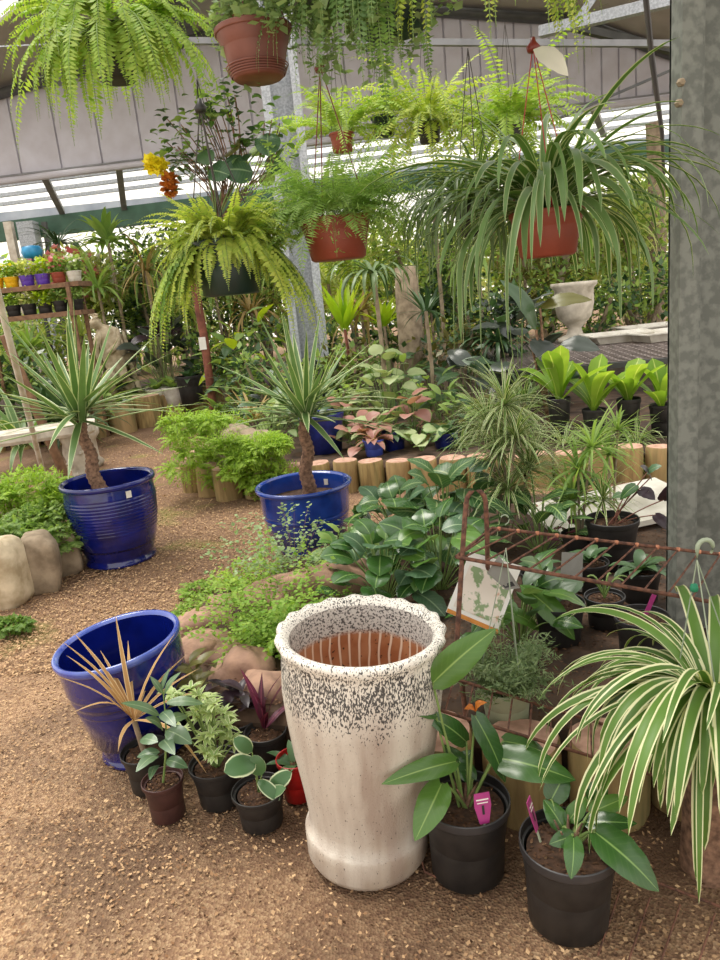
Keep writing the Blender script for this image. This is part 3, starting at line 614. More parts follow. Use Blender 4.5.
# ================= FOREGROUND PLANTERS =================
def scal(i, a, r, z):
    if 13 <= i <= 19: k = {13: .3, 14: .7, 15: 1, 16: 1, 17: 1, 18: .7, 19: .3}[i]; return r+.004*k*np.cos(19*a), z+.0045*k*np.cos(19*a+.6)+.002*k*np.sin(5*a)
    return r, z
o = thing('tall_white_planter', 'tall white glazed planter with black speckled scalloped rim', 'planter', G(368, 849), rot=(0, .065, 0)); o.scale = (.985,)*3
prof = [(.001, 0), (.158, 0), (.168, .006), (.180, .028), (.183, .08), (.184, .102), (.180, .11), (.171, .116), (.1705, .16), (.184, .25), (.204, .36), (.219, .47), (.227, .56), (.224, .63), (.221, .665), (.225, .69), (.232, .7), (.236, .712), (.232, .724), (.222, .727), (.208, .72), (.2, .705), (.197, .67), (.198, .6), (.19, .45), (.18, .36), (.001, .35)]
B = MB(); lathe(B, prof[:22], 132, 'crackle', lambda i, a, r, z: scal(i, a, r, z))
B.build('body', o); B = MB(); lathe(B, prof[21:], 96, 'crin'); B.build('inner_wall', o)

def blue_pot(name, lab, px, py, wpx, hpx, ribs, rot=None, prof=None, mat='blue', rim='bluerim', tagc=None):
    loc = G(px, py); r = SZ(loc, wpx)/2; h = hpx
    t_ = thing(name, lab, 'pot', loc, rot=rot); P0 = []
    for z, k in prof: P0.append((z, k))
    zs = np.linspace(0, .93, 70); rs = np.interp(zs, [p[0] for p in P0], [p[1] for p in P0])
    rib = np.where((zs > ribs[0]) & (zs < ribs[1]), .012*np.sin((zs-ribs[0])*ribs[2]*2*PI), 0)
    pr = [(.001, 0), (r*P0[0][1]*.93, 0)]+[((a+c)*r, z*h) for z, a, c in zip(zs, rs, rib)]
    B = MB(); lathe(B, pr, 72, mat); B.build('body', t_)
    B = MB(); lathe(B, [(rs[-1]*r, .93*h), (r*.985, .94*h), (r, .955*h), (r, .985*h), (r*.975, h), (r*.93, .995*h), (r*.9, .97*h)], 72, rim); B.build('rim', t_)
    B = MB(); lathe(B, [(r*.9, .97*h), (r*.88, .8*h), (r*.87, .5*h), (r*.8, .2*h), (.001, .19*h)], 60, mat); B.build('inner_wall', t_)
    return t_, r, h
bl = [(0, .74), (.02, .77), (.05, .74), (.08, .72), (.3, .85), (.55, .93), (.75, .96), (.93, .93)]
po1, r1, h1 = blue_pot('blue_glazed_pot', 'large ribbed cobalt pot holding a yucca, left of the path', 122, 558, 90, .57, (.4, .82, 26), None, bl, 'blue', 'blue')
po2, r2, h2 = blue_pot('blue_glazed_pot', 'bright blue wide pot with a yucca in the middle of the bed', 311, 548, 95, .45, (.3, .6, 9), None, [(0, .62), (.05, .66), (.3, .8), (.6, .9), (.93, .93)], 'blue_mid', 'blue_mid')
po3, r3, h3 = blue_pot('blue_glazed_pot', 'empty cobalt blue pot tilted beside the brown potted plant', 149, 742, 121, .45, (.35, .72, 12), (0.02, -.1, 0), [(0, .72), (.03, .75), (.07, .69), (.25, .75), (.5, .86), (.75, .95), (.93, .96)], 'blue', 'bluerim')
B = MB(); disc(B, r3*.8, h3*.22, 'terrab', 36, .003); B.build('base_inside', po3, label='brown unglazed floor inside')
for t_, r_, h_, z_ in ((po1, r1, h1, .72), (po2, r2, h2, .75)):
    B = MB(); disc(B, r_*.87, h_*z_, 'soil', 36, .01); B.build('soil', t_)
for t_, r_, h_, an in ((po1, r1, h1, -.85),):
    B = MB(); box(B, (r_*.965*math.cos(an), r_*.965*math.sin(an), h_*.87), (.004, .035, .045), 'paper', Matrix.Rotation(an, 3, 'Z')); B.build('price_sticker', t_, smooth=False)
B = MB(); an = 1.05; box(B, (r2*.87*math.cos(an), r2*.87*math.sin(an), h2*.84), (.004, .03, .04), 'paper', Matrix.Rotation(an, 3, 'Z')); B.build('price_sticker', po2, smooth=False)

def yucca(lab, base, crown, px_tips, nfill, Lr, mat='yucca', rad=.035, grp=None, W=.05):
    t_ = thing('spiky_yucca', lab, 'yucca', base); b0 = Vector((0, 0, 0)); c0 = Vector(crown)-Vector(base)
    B = MB(); n = 34; pts = [tuple(b0.lerp(c0, k/n)+Vector((.012*math.sin(k*.4), 0, 0))) for k in range(n+1)]
    tube(B, pts, [rad*(1.05-.35*k/n)*(1+.16*(k % 2)) for k in range(n+1)], 12, 'bark'); B.build('trunk', t_)
    B = MB(); n = nfill
    az = gold(n); el = np.interp(np.arange(n)/n, [0, .35, .7, 1], [-.05, .3, .85, 1.45])+U(-.12, .12, n)
    leaves(B, np.array(c0)[None]+np.c_[np.cos(az)*rad*.6, np.sin(az)*rad*.6, U(-.05, .08, n)], az, el, U(Lr*.8, Lr*1.1, n), W*U(.8, 1.1, n), np.interp(np.arange(n)/n, [0, .5, 1], [.25, .18, .05])*U(.3, 1.8, n), mat, 'sword', 8, .3)
    for (px, py, Y) in px_tips:
        tip = A(px, py, Y)-Vector(base); bleaf(B, c0, tip, W, mat, 'sword', sag=.03, fold=.3, n=8, cols=3)
    B.build('leaves', t_)
    return t_
lb = G(122, 558)
yucca('spiky yucca on a leaning trunk growing in the left blue pot', Vector((lb.x-.06, lb.y, h1*.72)), A(80, 420, 4.9), [(66, 318, 4.6), (160, 410, 4.6), (5, 410, 4.5), (-15, 440, 4.6), (165, 455, 4.4), (68, 480, 4.3), (25, 350, 4.7)], 44, .74, rad=.045, W=.056)
lb = G(311, 548)
yucca('spiky yucca with ringed trunk growing in the middle blue pot', Vector((lb.x+.02, lb.y, h2*.75)), A(305, 415, 4.5), [(395, 432, 4.4), (232, 410, 4.3), (215, 417, 4.2), (388, 408, 4.6), (345, 460, 4.2)], 50, .6, rad=.042)

# dry dracaena and the small pots at front left
def potted(name, lab, cat, loc, r, h, mat='black', rimmat=None, grp=None, rz=0, taper=.78, rot=None, soil=.86):
    t_ = thing(name, lab, cat, loc, rz, grp, rot); pot(t_, r, h, mat, rimmat, taper, soil); return t_
p = G(152, 786); t_ = potted('potted_dracaena', 'dried straw-coloured spiky plant in a small black pot', 'potted plant', p, .085, .15)
cr_ = A(134, 720, p.y-.02)-p; B = MB(); tube(B, [(0, 0, .12), (cr_*.6).lerp(Vector((0, 0, .15)), .3), cr_], .009, 6, 'greybark'); B.build('stem', t_)
B = MB()
for (px, py, dy) in [(60, 640, .0), (73, 632, .1), (115, 612, .15), (122, 650, .1), (176, 632, .1), (55, 676, -.1), (70, 714, -.15), (118, 752, -.12), (207, 774, -.2), (200, 668, .15), (205, 690, .05), (92, 690, -.1), (128, 640, .2), (155, 670, .2), (100, 650, .12), (186, 655, .2), (66, 655, .05)]:
    tip = A(px, py, p.y+dy)-p; bleaf(B, cr_, tip, .017, 'dry', 'sword', sag=.07*(1 if py < 700 else 3), fold=.3, n=8, cols=3)
B.build('leaves', t_)
p = G(169, 815); t_ = potted('potted_rubber_plant', 'grey-green leafy seedling in a brown plastic pot', 'potted plant', p, .068, .14, 'brownp', 'brownp', taper=.82)
B = MB(); L_ = MB(); b0 = Vector((0, 0, .12)); tp = A(163, 690, p.y)-p; tube(B, arc(b0, tp, .01, 8, (1, 0, 0)), [.004, .004, .004, .003, .003, .003, .002, .002], 6, 'stem')
for (x0, y0, x1, y1, W, dy) in [(160, 716, 121, 703, .035, -.05), (162, 712, 176, 727, .04, -.1), (166, 703, 204, 704, .035, .0), (163, 730, 145, 718, .04, -.05), (166, 730, 192, 744, .06, -.06), (158, 755, 136, 772, .04, -.1), (160, 752, 137, 757, .035, 0), (166, 760, 188, 768, .04, -.05),
     (158, 765, 150, 780, .03, -.1), (164, 695, 181, 672, .022, 0), (163, 694, 150, 676, .02, 0), (163, 740, 175, 755, .045, -.12), (162, 690, 170, 668, .015, .03), (166, 722, 188, 716, .04, .05), (158, 742, 140, 740, .04, .05)]:
    a_ = A(x0, y0, p.y)-p; b_ = A(x1, y1, p.y+dy)-p; bleaf(L_, a_, b_, W, 'rubber', 'oval', sag=.12, fold=.2, n=8, cols=5, up=(0, -.5, 1))
B.build('stem', t_); L_.build('leaves', t_)
p = G(222, 800); t_ = potted('potted_pinwheel_plant', 'pale variegated rosette shrub in a black pot', 'potted plant', p, .09, .15)
B = MB(); L_ = MB()
for k in range(26):
    a_ = random.uniform(0, 2*PI); q = Vector((math.cos(a_)*random.uniform(.01, .12)-.01, math.sin(a_)*random.uniform(.01, .09), random.uniform(.2, .42))); tube(B, arc((q.x*.1, q.y*.1, .13), q, .01), .0028, 5, 'stem', False)
    n = 11; leaves(L_, [q]*n, gold(n), U(.1, 1.0, n), U(.035, .055, n), .014, .9, 'pale', 'lance', 5, .2)
B.build('stems', t_); L_.build('leaves', t_)
p = G(263, 822); t_ = potted('potted_peperomia', 'round white-edged leaves in the small front black pot', 'potted plant', p, .085, .125)
B = MB(); L_ = MB()
for (x0, y0, x1, y1, W, dy) in [(256, 762, 224, 772, .075, -.06), (268, 792, 292, 772, .055, 0), (252, 752, 234, 738, .05, 0), (266, 798, 286, 788, .04, -.05), (262, 775, 252, 755, .05, 0), (258, 780, 280, 800, .04, -.05)]:
    a_ = A(x0, y0, p.y)-p; b_ = A(x1, y1, p.y+dy)-p; tube(B, arc((0, 0, .09), a_, .015), .0022, 5, 'stem', False); bleaf(L_, a_, b_, W, 'varieg', 'round', sag=.1, fold=.15, n=9, cols=7, up=(0, -.8, 1))
B.build('stems', t_); L_.build('leaves', t_)
p = G(299, 800); t_ = potted('potted_seedling', 'bright red plastic pot tucked against the white planter', 'pot', p+Vector((.0, .02, 0)), .062, .15, 'red', 'red', soil=.8)
t_['category'] = 'potted plant'; B = MB(); n = 9; leaves(B, (0, 0, .11), gold(n), U(.5, 1.2, n), U(.08, .14, n), .03, 1.0, 'bgd', 'oval', 6, .2); B.build('leaves', t_)
p = G(286, 782, 0); t_ = potted('potted_cordyline', 'wine-red strap leaves in a black pot behind the red one', 'potted plant', p+Vector((-.06, .08, 0)), .075, .16)
B = MB(); q = t_.location
for (px, py, dy) in [(304, 668, .0), (262, 672, .05), (250, 690, 0), (268, 712, -.05), (300, 700, .1), (240, 668, .1), (282, 674, 0)]: bleaf(B, (0, 0, .16), A(px, py, q.y+dy)-q, .03, 'wine', 'lance', sag=.12, fold=.25, n=8, cols=5)
B.build('leaves', t_)
p = G(246, 775); t_ = potted('potted_coleus', 'dark purple crinkled leaves in a black pot behind the rosette shrub', 'potted plant', p+Vector((-.03, .12, 0)), .08, .16)
B = MB(); n = 26; az = gold(n); leaves(B, np.c_[U(-.05, .05, n), U(-.05, .05, n), U(.15, .28, n)], az, U(.1, 1, n), U(.06, .1, n), U(.03, .045, n), .8, 'purpleleaf', 'oval', 6, .2, 0, 0, 5); B.build('leaves', t_)
p = G(205, 765); t_ = potted('potted_coleus', 'olive-brown leaves in a black pot beside the tilted blue pot', 'potted plant', p+Vector((0, .12, 0)), .08, .16)
B = MB(); n = 18; az = gold(n); leaves(B, np.c_[U(-.05, .05, n), U(-.05, .05, n), U(.15, .34, n)], az, U(.1, 1, n), U(.06, .12, n), U(.03, .05, n), .8, 'olive', 'oval', 6, .2, 0, 0, 5); B.build('leaves', t_)
p = G(284, 765); t_ = potted('empty_nursery_pot', 'black pot of bare soil behind the round-leaved plant', 'pot', p+Vector((-.02, .07, 0)), .07, .13)

# the two big-leaved plants in black pots at the front
def big_leaf_plant(lab, base, r, h, leafs, stick, lift=.04):
    t_ = potted('potted_philodendron', lab, 'potted plant', base, r, h, 'black', 'blackrim', taper=.83, grp=None, rot=(0, .03, 0)); S_ = MB(); L_ = MB()
    for (x0, y0, x1, y1, W, dya, dyb, mt, rl) in leafs:
        a_ = A(x0, y0, base.y+dya)-base; b_ = A(x1, y1, base.y+dyb)-base
        tube(S_, arc((a_.x*.12+random.uniform(-.01, .01), a_.y*.12, h*.86), a_, lift, 8, (a_.x*2, a_.y*2, .6)), [.0045]*4+[.0035]*4, 6, 'stem', False)
        bleaf(L_, a_, b_, W, mt, 'heart', up=(.1, -.9, 1), sag=.1, fold=.16, n=14, cols=9, roll=rl)
    for k in range(5):
        a = k*1.3; tube(S_, [(0, 0, h*.84), (.02*math.cos(a), .02*math.sin(a), h*.84+.05), (.035*math.cos(a), .035*math.sin(a), h*.84+.08)], [.007, .005, .002], 6, 'bark')
    S_.build('stems', t_); L_.build('leaves', t_)
    B = MB(); (px, py, w_, h_, dy, rz) = stick; c = A(px, py, base.y+dy)-base; R = Matrix.Rotation(rz, 3, 'Z') @ Matrix.Rotation(-.25, 3, 'X')
    s_ = [(-.5, .5), (-.55, .1), (-.3, -.45), (.3, -.45), (.55, .1), (.5, .5)]
    V = [c+R @ Vector((a*w_, d*.0012, b*h_)) for d in (-1, 1) for a, b in s_]; B.add([tuple(v) for v in V], [(0, 1, 2, 3, 4, 5), (11, 10, 9, 8, 7, 6)], 'pinktag'); B.add([tuple(v) for v in V], [(i, (i+1) % 6, 6+(i+1) % 6, 6+i) for i in range(6)], 'pinktag')
    g_ = B.build('plant_label', t_, smooth=False, label='magenta plant label')
    B = MB(); tube(B, [c+R @ Vector((0, .001, -h_*.45)), c+R @ Vector((.0, 0, -h_*.8))], .003, 5, 'sage'); box(B, c+R @ Vector((0, -.0022, h_*.3)), (w_*.8, .0008, h_*.04), 'paper', R); box(B, c+R @ Vector((0, -.0022, h_*.2)), (w_*.7, .0008, h_*.03), 'paper', R); box(B, c+R @ Vector((0, -.0022, -.02*h_)), (w_*.15, .0008, h_*.28), 'black', R); B.build('printed_text', g_, smooth=False)
    return t_
big_leaf_plant('big-leaved plant with an orange-brown sheath, black pot beside the white planter', G(468, 868), .122, .235, [
    (452, 762, 377, 787, .055, -.03, -.12, 'broadl', .1), (438, 785, 412, 843, .078, -.06, -.16, 'broadl', -.3), (470, 716, 502, 782, .075, .02, -.05, 'broad', .5),
    (492, 757, 572, 778, .088, -.02, -.1, 'broad', .1), (462, 742, 413, 712, .055, .03, .0, 'broad', .2), (430, 715, 370, 706, .045, .0, -.08, 'broad', -.1),
    (426, 684, 488, 628, .082, -.02, .02, 'broadl', -.5), (500, 740, 545, 752, .06, .1, .12, 'broad', .2), (450, 770, 470, 750, .04, .04, .1, 'broad', 0), (470, 780, 440, 745, .05, .03, .1, 'broad', 0)],
    (480, 809, .042, .085, -.09, .15))
big_leaf_plant('big-leaved plant in the frontmost black pot at right', G(568, 916), .121, .235, [
    (592, 832, 657, 890, .088, -.04, -.12, 'broad', .15), (570, 838, 568, 880, .045, -.06, -.12, 'broad', 0), (583, 822, 634, 822, .05, .03, .0, 'broad', .3), (560, 828, 540, 800, .05, .03, .08, 'broad', 0),
    (548, 800, 562, 770, .06, .08, .12, 'broad', 0), (588, 812, 625, 795, .045, .05, .08, 'broadl', 0), (570, 836, 546, 845, .04, -.02, -.03, 'broad', 0), (590, 800, 600, 775, .05, .1, .12, 'broad', .2), (600, 830, 625, 845, .035, 0, -.05, 'broad', .2), (566, 820, 583, 796, .04, .05, .08, 'broadl', .2)],
    (529, 817, .03, .09, -.02, 1.1))
# orange sheath on the first plant
B = MB(); p = A(470, 712, G(468, 868).y-.02); bleaf(B, p, p+Vector((.03, 0, .025)), .03, 'orange', 'oval', sag=.3, fold=.5); bleaf(B, p, p+Vector((-.03, 0, .01)), .03, 'orange', 'oval', sag=.3, fold=.5)
for o in bpy.data.objects:
    if o.get('label', '').startswith('big-leaved plant with an orange'): root = o
bo = B.build('sheath', root, label='orange-brown dried sheath'); bo.location = -root.location; root_rot = root.rotation_euler.copy()

# wire rack of rusty iron
rk = thing('wire_display_rack', 'rusty iron wire display rack in front of the black pots', 'rack', G(560, 870)); o0 = rk.location
def lp(*a): return tuple(A(*a)-o0)
def ext(a, b, k): a = Vector(a); b = Vector(b); return tuple(a+(b-a)*k)
B = MB(); back0 = lp(492, 528, 2.5); back1 = lp(735, 556, 2.3); near0 = lp(456, 557, 2.3); near1 = lp(735, 606, 2.1)
tube(B, [near0, back0, back1], .006, 8, 'rust'); tube(B, [near0, near1], .007, 8, 'rust')
for k in range(12):
    f = .03+k*.083; a_ = Vector(back0).lerp(Vector(back1), f); b_ = Vector(near0).lerp(Vector(near1), max(0, f-.09)+.0); tube(B, [a_, b_], .0035, 6, 'rust')
B.build('top_shelf', rk); B = MB()
for k in range(12):
    c_ = Vector(back0).lerp(Vector(back1), .03+k*.083); lathe(B, [(.001, -.008), (.007, -.006), (.009, 0), (.007, .006), (.001, .008)], 8, 'weld', c=c_)
B.build('weld_beads', rk)
B = MB(); a_ = lp(457, 640, 2.2); arch = [a_, lp(462, 560, 2.3), lp(465, 515, 2.36)]
for k in range(7): an = PI*k/6; arch.append(tuple(Vector(lp(476, 503, 2.38))+Vector((-.033*math.cos(an), 0, .045*math.sin(an)))))
arch += [lp(487, 530, 2.4), lp(489, 640, 2.4)]; tube(B, arch, .0085, 8, 'rust')
tube(B, [a_, tuple(Vector((a_[0]+.0, a_[1]-.1, .22)))], .0085, 8, 'rust'); q = Vector(arch[-1]); tube(B, [q, (q.x, q.y, .2)], .0085, 8, 'rust'); B.build('end_frame', rk)
B = MB(); l0 = lp(436, 709, 1.88); l1 = lp(735, 800, 1.8); tube(B, [l0, l1], .005, 7, 'rust')
for k in range(14):
    c_ = Vector(l0).lerp(Vector(l1), .03+k*.07); tube(B, [c_, c_+Vector((.05, .16, .01))], .003, 5, 'rust')
tube(B, [Vector(l0)+Vector((.05, .16, .01)), Vector(l1)+Vector((.05, .16, .01))], .005, 6, 'rust'); B.build('lower_shelf', rk)
B = MB(); g0 = G(650, 880, .012)-o0; g1 = G(745, 916, .012)-o0; tube(B, [g0, g1], .004, 6, 'rust'); B2 = MB(); tube(B2, [G(420, 855, .02)-o0, G(425, 872, .01)-o0, G(470, 892, .01)-o0], .0035, 6, 'rust')
for px in (620, 650, 680, 715): tube(B, [G(px, 890+(px-620)*.25, .012)-o0, G(px-22, 955+(px-620)*.25, .008)-o0], .0025, 5, 'rust')
B.build('base_frame', rk); B2.build('base_rod', rk)

# cards
def card(name, lab, cs, mat='paper', th=.002):
    P = [Vector(c) for c in cs]; o = P[0].copy(); n = (P[1]-P[0]).cross(P[3]-P[0]).normalized()*th; B = MB()
    V = [tuple(q-o+n*s) for s in (0, 1) for q in P]; B.add(V, [(0, 1, 2, 3), (7, 6, 5, 4), (0, 4, 5, 1), (1, 5, 6, 2), (2, 6, 7, 3), (3, 7, 4, 0)], mat); ob = B.build(name, smooth=False); ob.location = o; tag(ob, lab, 'card'); return ob, P, o
m, t, b, L = newmat('printed_foliage_picture'); n1 = noise(t, 28, 4); n2 = noise(t, 17, 4)
col = mixc(t, lin('#dcd0c4'), lin('#7f9468'), mapr(t, n1, .5, .56)); col = mixc(t, col, lin('#c99a80'), mapr(t, n2, .58, .64)); L.new(col, b.inputs['Base Color']); b.inputs['Roughness'].default_value = .35; MT['picture'] = m
MT['orangec'] = plain('orange_card_edge', '#d08a3a', '#b87428', bstr=0)
ob, P, o_ = card('picture_card', 'pale card with a foliage picture leaning behind the rack arch', [A(446, 612, 2.3), A(470, 552, 2.42), A(522, 566, 2.42), A(497, 634, 2.3)])
B = MB(); nn = (P[1]-P[0]).cross(P[3]-P[0]).normalized(); nn = nn if nn.dot(FW) < 0 else -nn
def quad(B, P, u0, u1, v0, v1, off, mat, o_):
    f = lambda u, v: tuple(P[0].lerp(P[3], u).lerp(P[1].lerp(P[2], u), v)-o_+nn*off); B.add([f(u0, v0), f(u1, v0), f(u1, v1), f(u0, v1)], [(0, 1, 2, 3)], mat)
quad(B, P, .08, .92, .12, .8, .003, 'picture', o_); B.build('picture', ob, smooth=False); B = MB(); quad(B, P, .0, 1, 0, .06, .003, 'orangec', o_); B.build('orange_edge', ob, smooth=False)
ob, P, o_ = card('price_card', 'small grey card hanging on the rack by the arch', [A(487, 573, 2.28), A(499, 555, 2.28), A(520, 588, 2.28), A(506, 590, 2.26)], 'greytag')
B = MB(); nn = (P[1]-P[0]).cross(P[3]-P[0]).normalized(); nn = nn if nn.dot(FW) < 0 else -nn; quad(B, P, .75, .9, .1, .8, .003, 'black', o_); B.build('printed_text', ob, smooth=False)

# ================= HANGING BASKETS =================
def hpot(name, lab, cat, px, py, Y, wpx, hpx, mat, taper=.72, pname='pot', **k):
    c = A(px, py+hpx/2, Y); r = SZ(c, wpx)/2; h = SZ(c, hpx)*1.05
    t_ = thing(name, lab, cat, c); pot(t_, r, h, mat, taper=taper, soil=.9, lip=.008, **k); return t_, c, r, h
# 1 boston fern top left
t_, c, r, h = hpot('hanging_boston_fern', 'bright green fern in a black basket at the top left corner', 'hanging plant', 119, 60, 2.9, 58, 44, 'black', .62)
B = MB(); n = 92; az = gold(n)
ferns(B, np.c_[np.cos(az)*r*.6, np.sin(az)*r*.6, np.full(n, h)], az, U(.05, 1.2, n), U(.25, .48, n), U(1.9, 2.9, n), 'fern', 40, .044, .013, .003, .9, .3)
for (px, py, dy) in [(47, 137, .05), (85, 146, -.05), (166, 152, -.1), (210, 90, .1), (118, 125, -.2), (148, 128, -.2), (40, 12, 0), (60, 110, -.15), (192, 80, -.2), (100, 130, -.25)]:
    tip = A(px, py, c.y+dy)-c; d = math.hypot(tip.x, tip.y); fall = h-tip.z
    a_ = math.atan2(tip.y, tip.x); ferns(B, (math.cos(a_)*r*.7, math.sin(a_)*r*.7, h), [a_], .55, (d+abs(fall))*.98, 2.15, 'fern', 42, .04, .012, .003, .6, .3)
B.build('fronds', t_); hanger(t_, r, h, (0, 0, h+.45), hooktop=2.82-c.z)
# 2 terracotta top pot
t_, c, r, h = hpot('hanging_terracotta_pot', 'brown terracotta hanging pot with ringed base at top, sparse stems', 'hanging plant', 259, 58, 2.3, 77, 44, 'terrab', .66)
B = MB()
for k in range(5): lathe(B, [(r*(.69+.025*k), h*(.06+.045*k)), (r*(.715+.025*k), h*(.075+.045*k)), (r*(.70+.025*k), h*(.095+.045*k))], 36, 'terrab')
B.build('foot_rings', t_); B = MB(); n = 12; az = U(-1, 1.2, n); spray(B, np.c_[np.cos(az)*r*.7, np.sin(az)*r*.7, np.full(n, h)], az, U(-.1, .8, n), U(.12, .22, n), 1.8, 'fernblue', 12, .01, .014, .1, .002, aspect=.3)
B.build('stems', t_); hanger(t_, r, h, (0, 0, h+.3), hooktop=2.82-c.z, mat='clip')
t_, c, r, h = hpot('hanging_terracotta_pot', 'orange terracotta pot cut off by the top edge above the brown one', 'hanging plant', 240, -2, 2.95, 40, 34, 'terra', .7)
B = MB(); n = 14; spray(B, [(0, 0, h)]*n, gold(n), U(.3, 1.2, n), .2, 1.5, 'fernd', 14, .02, .02); B.build('foliage', t_); hanger(t_, r, h, (0, 0, h+.2), hooktop=2.82-c.z)
# 3 button fern above the red clip
t_, c, r, h = hpot('hanging_button_fern', 'grey-green small-leaved plant trailing from top centre above a red clip', 'hanging plant', 322, -24, 2.3, 62, 44, 'black', .7)
B = MB(); n = 150; az = gold(n); spray(B, np.c_[np.cos(az)*r*.9, np.sin(az)*r*.9, np.full(n, h)], az, U(-.3, .9, n), U(.22, .42, n), U(1.7, 2.6, n), 'fernblue', 46, .036, .032, .05, .002, aspect=.75)
B.build('foliage', t_); hanger(t_, r, h, (0, 0, h+.2), hooktop=2.82-c.z)
# 4 dark green pot with button fern
t_, c, r, h = hpot('hanging_fishbone_fern', 'dark green pot with fine dark fronds trailing, top centre', 'hanging plant', 392, 6, 2.3, 96, 54, 'dgreen', .72)
B = MB(); n = 44; az = np.concatenate([U(-2.9, -1.8, 30), U(.5, 4, 14)]); ferns(B, np.c_[np.cos(az)*r*.95, np.sin(az)*r*.95, np.full(n, h)], az, U(.1, .6, n), U(.24, .44, n), U(2.0, 2.6, n), 'fishg', 30, .03, .016, .0025, .6, .2)
for (px, py) in [(383, 92), (392, 88), (372, 80)]:
    tip = A(px, py, c.y-r*1.15)-c; ferns(B, (tip.x, -r*.9, h), [-PI/2], .4, (h-tip.z)*1.1, 2.6, 'fernd', 40, .026, .012, .003, .35, .15)
B.build('fronds', t_); hanger(t_, r, h, (0, 0, h+.25), hooktop=2.82-c.z)
# 5 sword fern from above the frame
t_, c, r, h = hpot('hanging_sword_fern', 'yellow-green fern cascading from above the frame, right of centre', 'hanging plant', 478, -34, 2.3, 70, 50, 'black', .7)
B = MB(); n = 84; az = U(-3.3, .6, n); ferns(B, np.c_[np.cos(az)*r*.8, np.sin(az)*r*.8, np.full(n, h)], az, U(.0, .9, n), U(.25, .52, n), U(1.6, 2.6, n), 'ferny', 34, .036, .013, .003, .8, .3)
for (px, py, dy) in [(552, 75, .05), (520, 68, 0), (440, 62, -.05), (462, 72, -.1), (500, 60, -.1), (560, 30, .1), (455, 90, -.1), (515, 90, -.1), (540, 45, .0)]:
    tip = A(px, py, c.y+dy)-c; a_ = math.atan2(tip.y, tip.x); ferns(B, (0, 0, h), [a_], .5, (math.hypot(tip.x, tip.y)+h-tip.z)*.95, 2.2, 'fern', 40, .04, .014, .003, .7, .3)
B.build('fronds', t_); hanger(t_, r, h, (0, 0, h+.2), hooktop=2.82-c.z)
# 6 red pot asparagus fern with red clip
t_, c, r, h = hpot('hanging_asparagus_fern', 'feathery fern in a terracotta pot hanging under the centre red clip', 'hanging plant', 339, 241, 2.6, 72, 38, 'terra', .76)
B = MB(); n = 130; az = gold(n); ferns(B, np.c_[np.cos(az)*r*.5, np.sin(az)*r*.5, np.full(n, h)], az, U(.0, 1.5, n), U(.2, .36, n), U(.6, 2.2, n), 'aspar', 30, .045, .007, .002, 1.1, .25, .15)
spray(B, np.c_[np.cos(az)*r*.5, np.sin(az)*r*.5, np.full(n, h)], az+.4, U(.1, 1.45, n), U(.18, .33, n), U(.5, 2.0, n), 'aspar', 50, .05, .018, .2, .0015, aspect=.25)
B.build('fronds', t_); tp = A(320, 66, 2.6)-c; hanger(t_, r, h, tp, clip='clip', mat='clip', rad=.002, phase=.2, hooktop=2.82-c.z)
# 7 dark green pot with arching yellow-green fern
t_, c, r, h = hpot('hanging_sword_fern', 'dark green pot overflowing with yellow-green fern, left of centre', 'hanging plant', 233, 270, 2.5, 70, 50, 'dgreen', .82)
B = MB(); n = 210; az = gold(n); k_ = (np.sin(az) > -.8)
ferns(B, np.c_[np.cos(az)*r*.6, np.sin(az)*r*.6, np.full(n, h)], az, U(-.3, 1.55, n), np.where(k_, U(.12, .28, n), U(.12, .2, n)), U(.9, 2.9, n), 'ferny', 30, .026, .012, .0025, .9, .3)
for k in range(44):
    px = random.choice([random.uniform(160, 205), random.uniform(160, 205), random.uniform(268, 312)]); py = random.uniform(270, 330) if px > 265 else random.uniform(270, 345); tip = A(px, py, c.y+random.uniform(-.15, .1))-c
    a_ = math.atan2(tip.y, tip.x); ferns(B, (math.cos(a_)*r*.6, math.sin(a_)*r*.6, h), [a_], .35, (math.hypot(tip.x, tip.y)+h-tip.z)*.92, 1.9, random.choice(['ferny', 'fern', 'ferny', 'fernd']), 42, .03, .014, .003, .4, .2)
B.build('fronds', t_); hanger(t_, r, h, A(200, 106, 2.5)-c, n=4, clip='black', rad=.0022, phase=.1, hooktop=2.82-c.z)
# 8 trailing begonia / ivy behind it
t_, c, r, h = hpot('hanging_begonia', 'round-leaved plant with yellow blooms behind the dark green basket', 'hanging plant', 222, 245, 2.95, 46, 34, 'black', .75)
B = MB(); S_ = MB()
for (px, py, W, mt) in [(244, 172, .12, 'dusty'), (268, 140, .1, 'dusty'), (280, 165, .09, 'dusty'), (232, 152, .1, 'olive'), (255, 150, .06, 'bgreen'), (215, 172, .09, 'dusty'), (290, 185, .08, 'dusty'), (205, 155, .07, 'bgd'), (265, 178, .07, 'bgreen')]:
    a_ = A(px, py, c.y+random.uniform(-.08, .08))-c; tube(S_, arc((0, 0, h), a_, .03), .003, 5, 'stem', False); q = Vector((random.uniform(-1, 1), -.4, random.uniform(-.8, .1))).normalized(); bleaf(B, a_-q*W*.3, a_+q*W*.7, W*.95, mt, 'round', up=(0, -1, .4), n=8)
for k in range(36):
    px, py = random.choice([(random.uniform(165, 215), random.uniform(115, 170)), (random.uniform(205, 235), random.uniform(88, 120)), (random.uniform(235, 285), random.uniform(118, 150))]); a_ = A(px, py, c.y)-c
    tube(S_, arc((0, 0, h), a_, .05, 7, (1, 0, 0)), .002, 4, 'bark', False); n = 9; q = np.array(a_)[None]+rng.normal(0, .03, (n, 3)); leaves(B, q, U(0, 6.28, n), U(-.5, .6, n), U(.025, .045, n), U(.02, .038, n), .6, random.choice(['bgd', 'broadl', 'bgreen']), 'round', 4)
S_.build('stems', t_); B.build('leaves', t_)
B = MB()
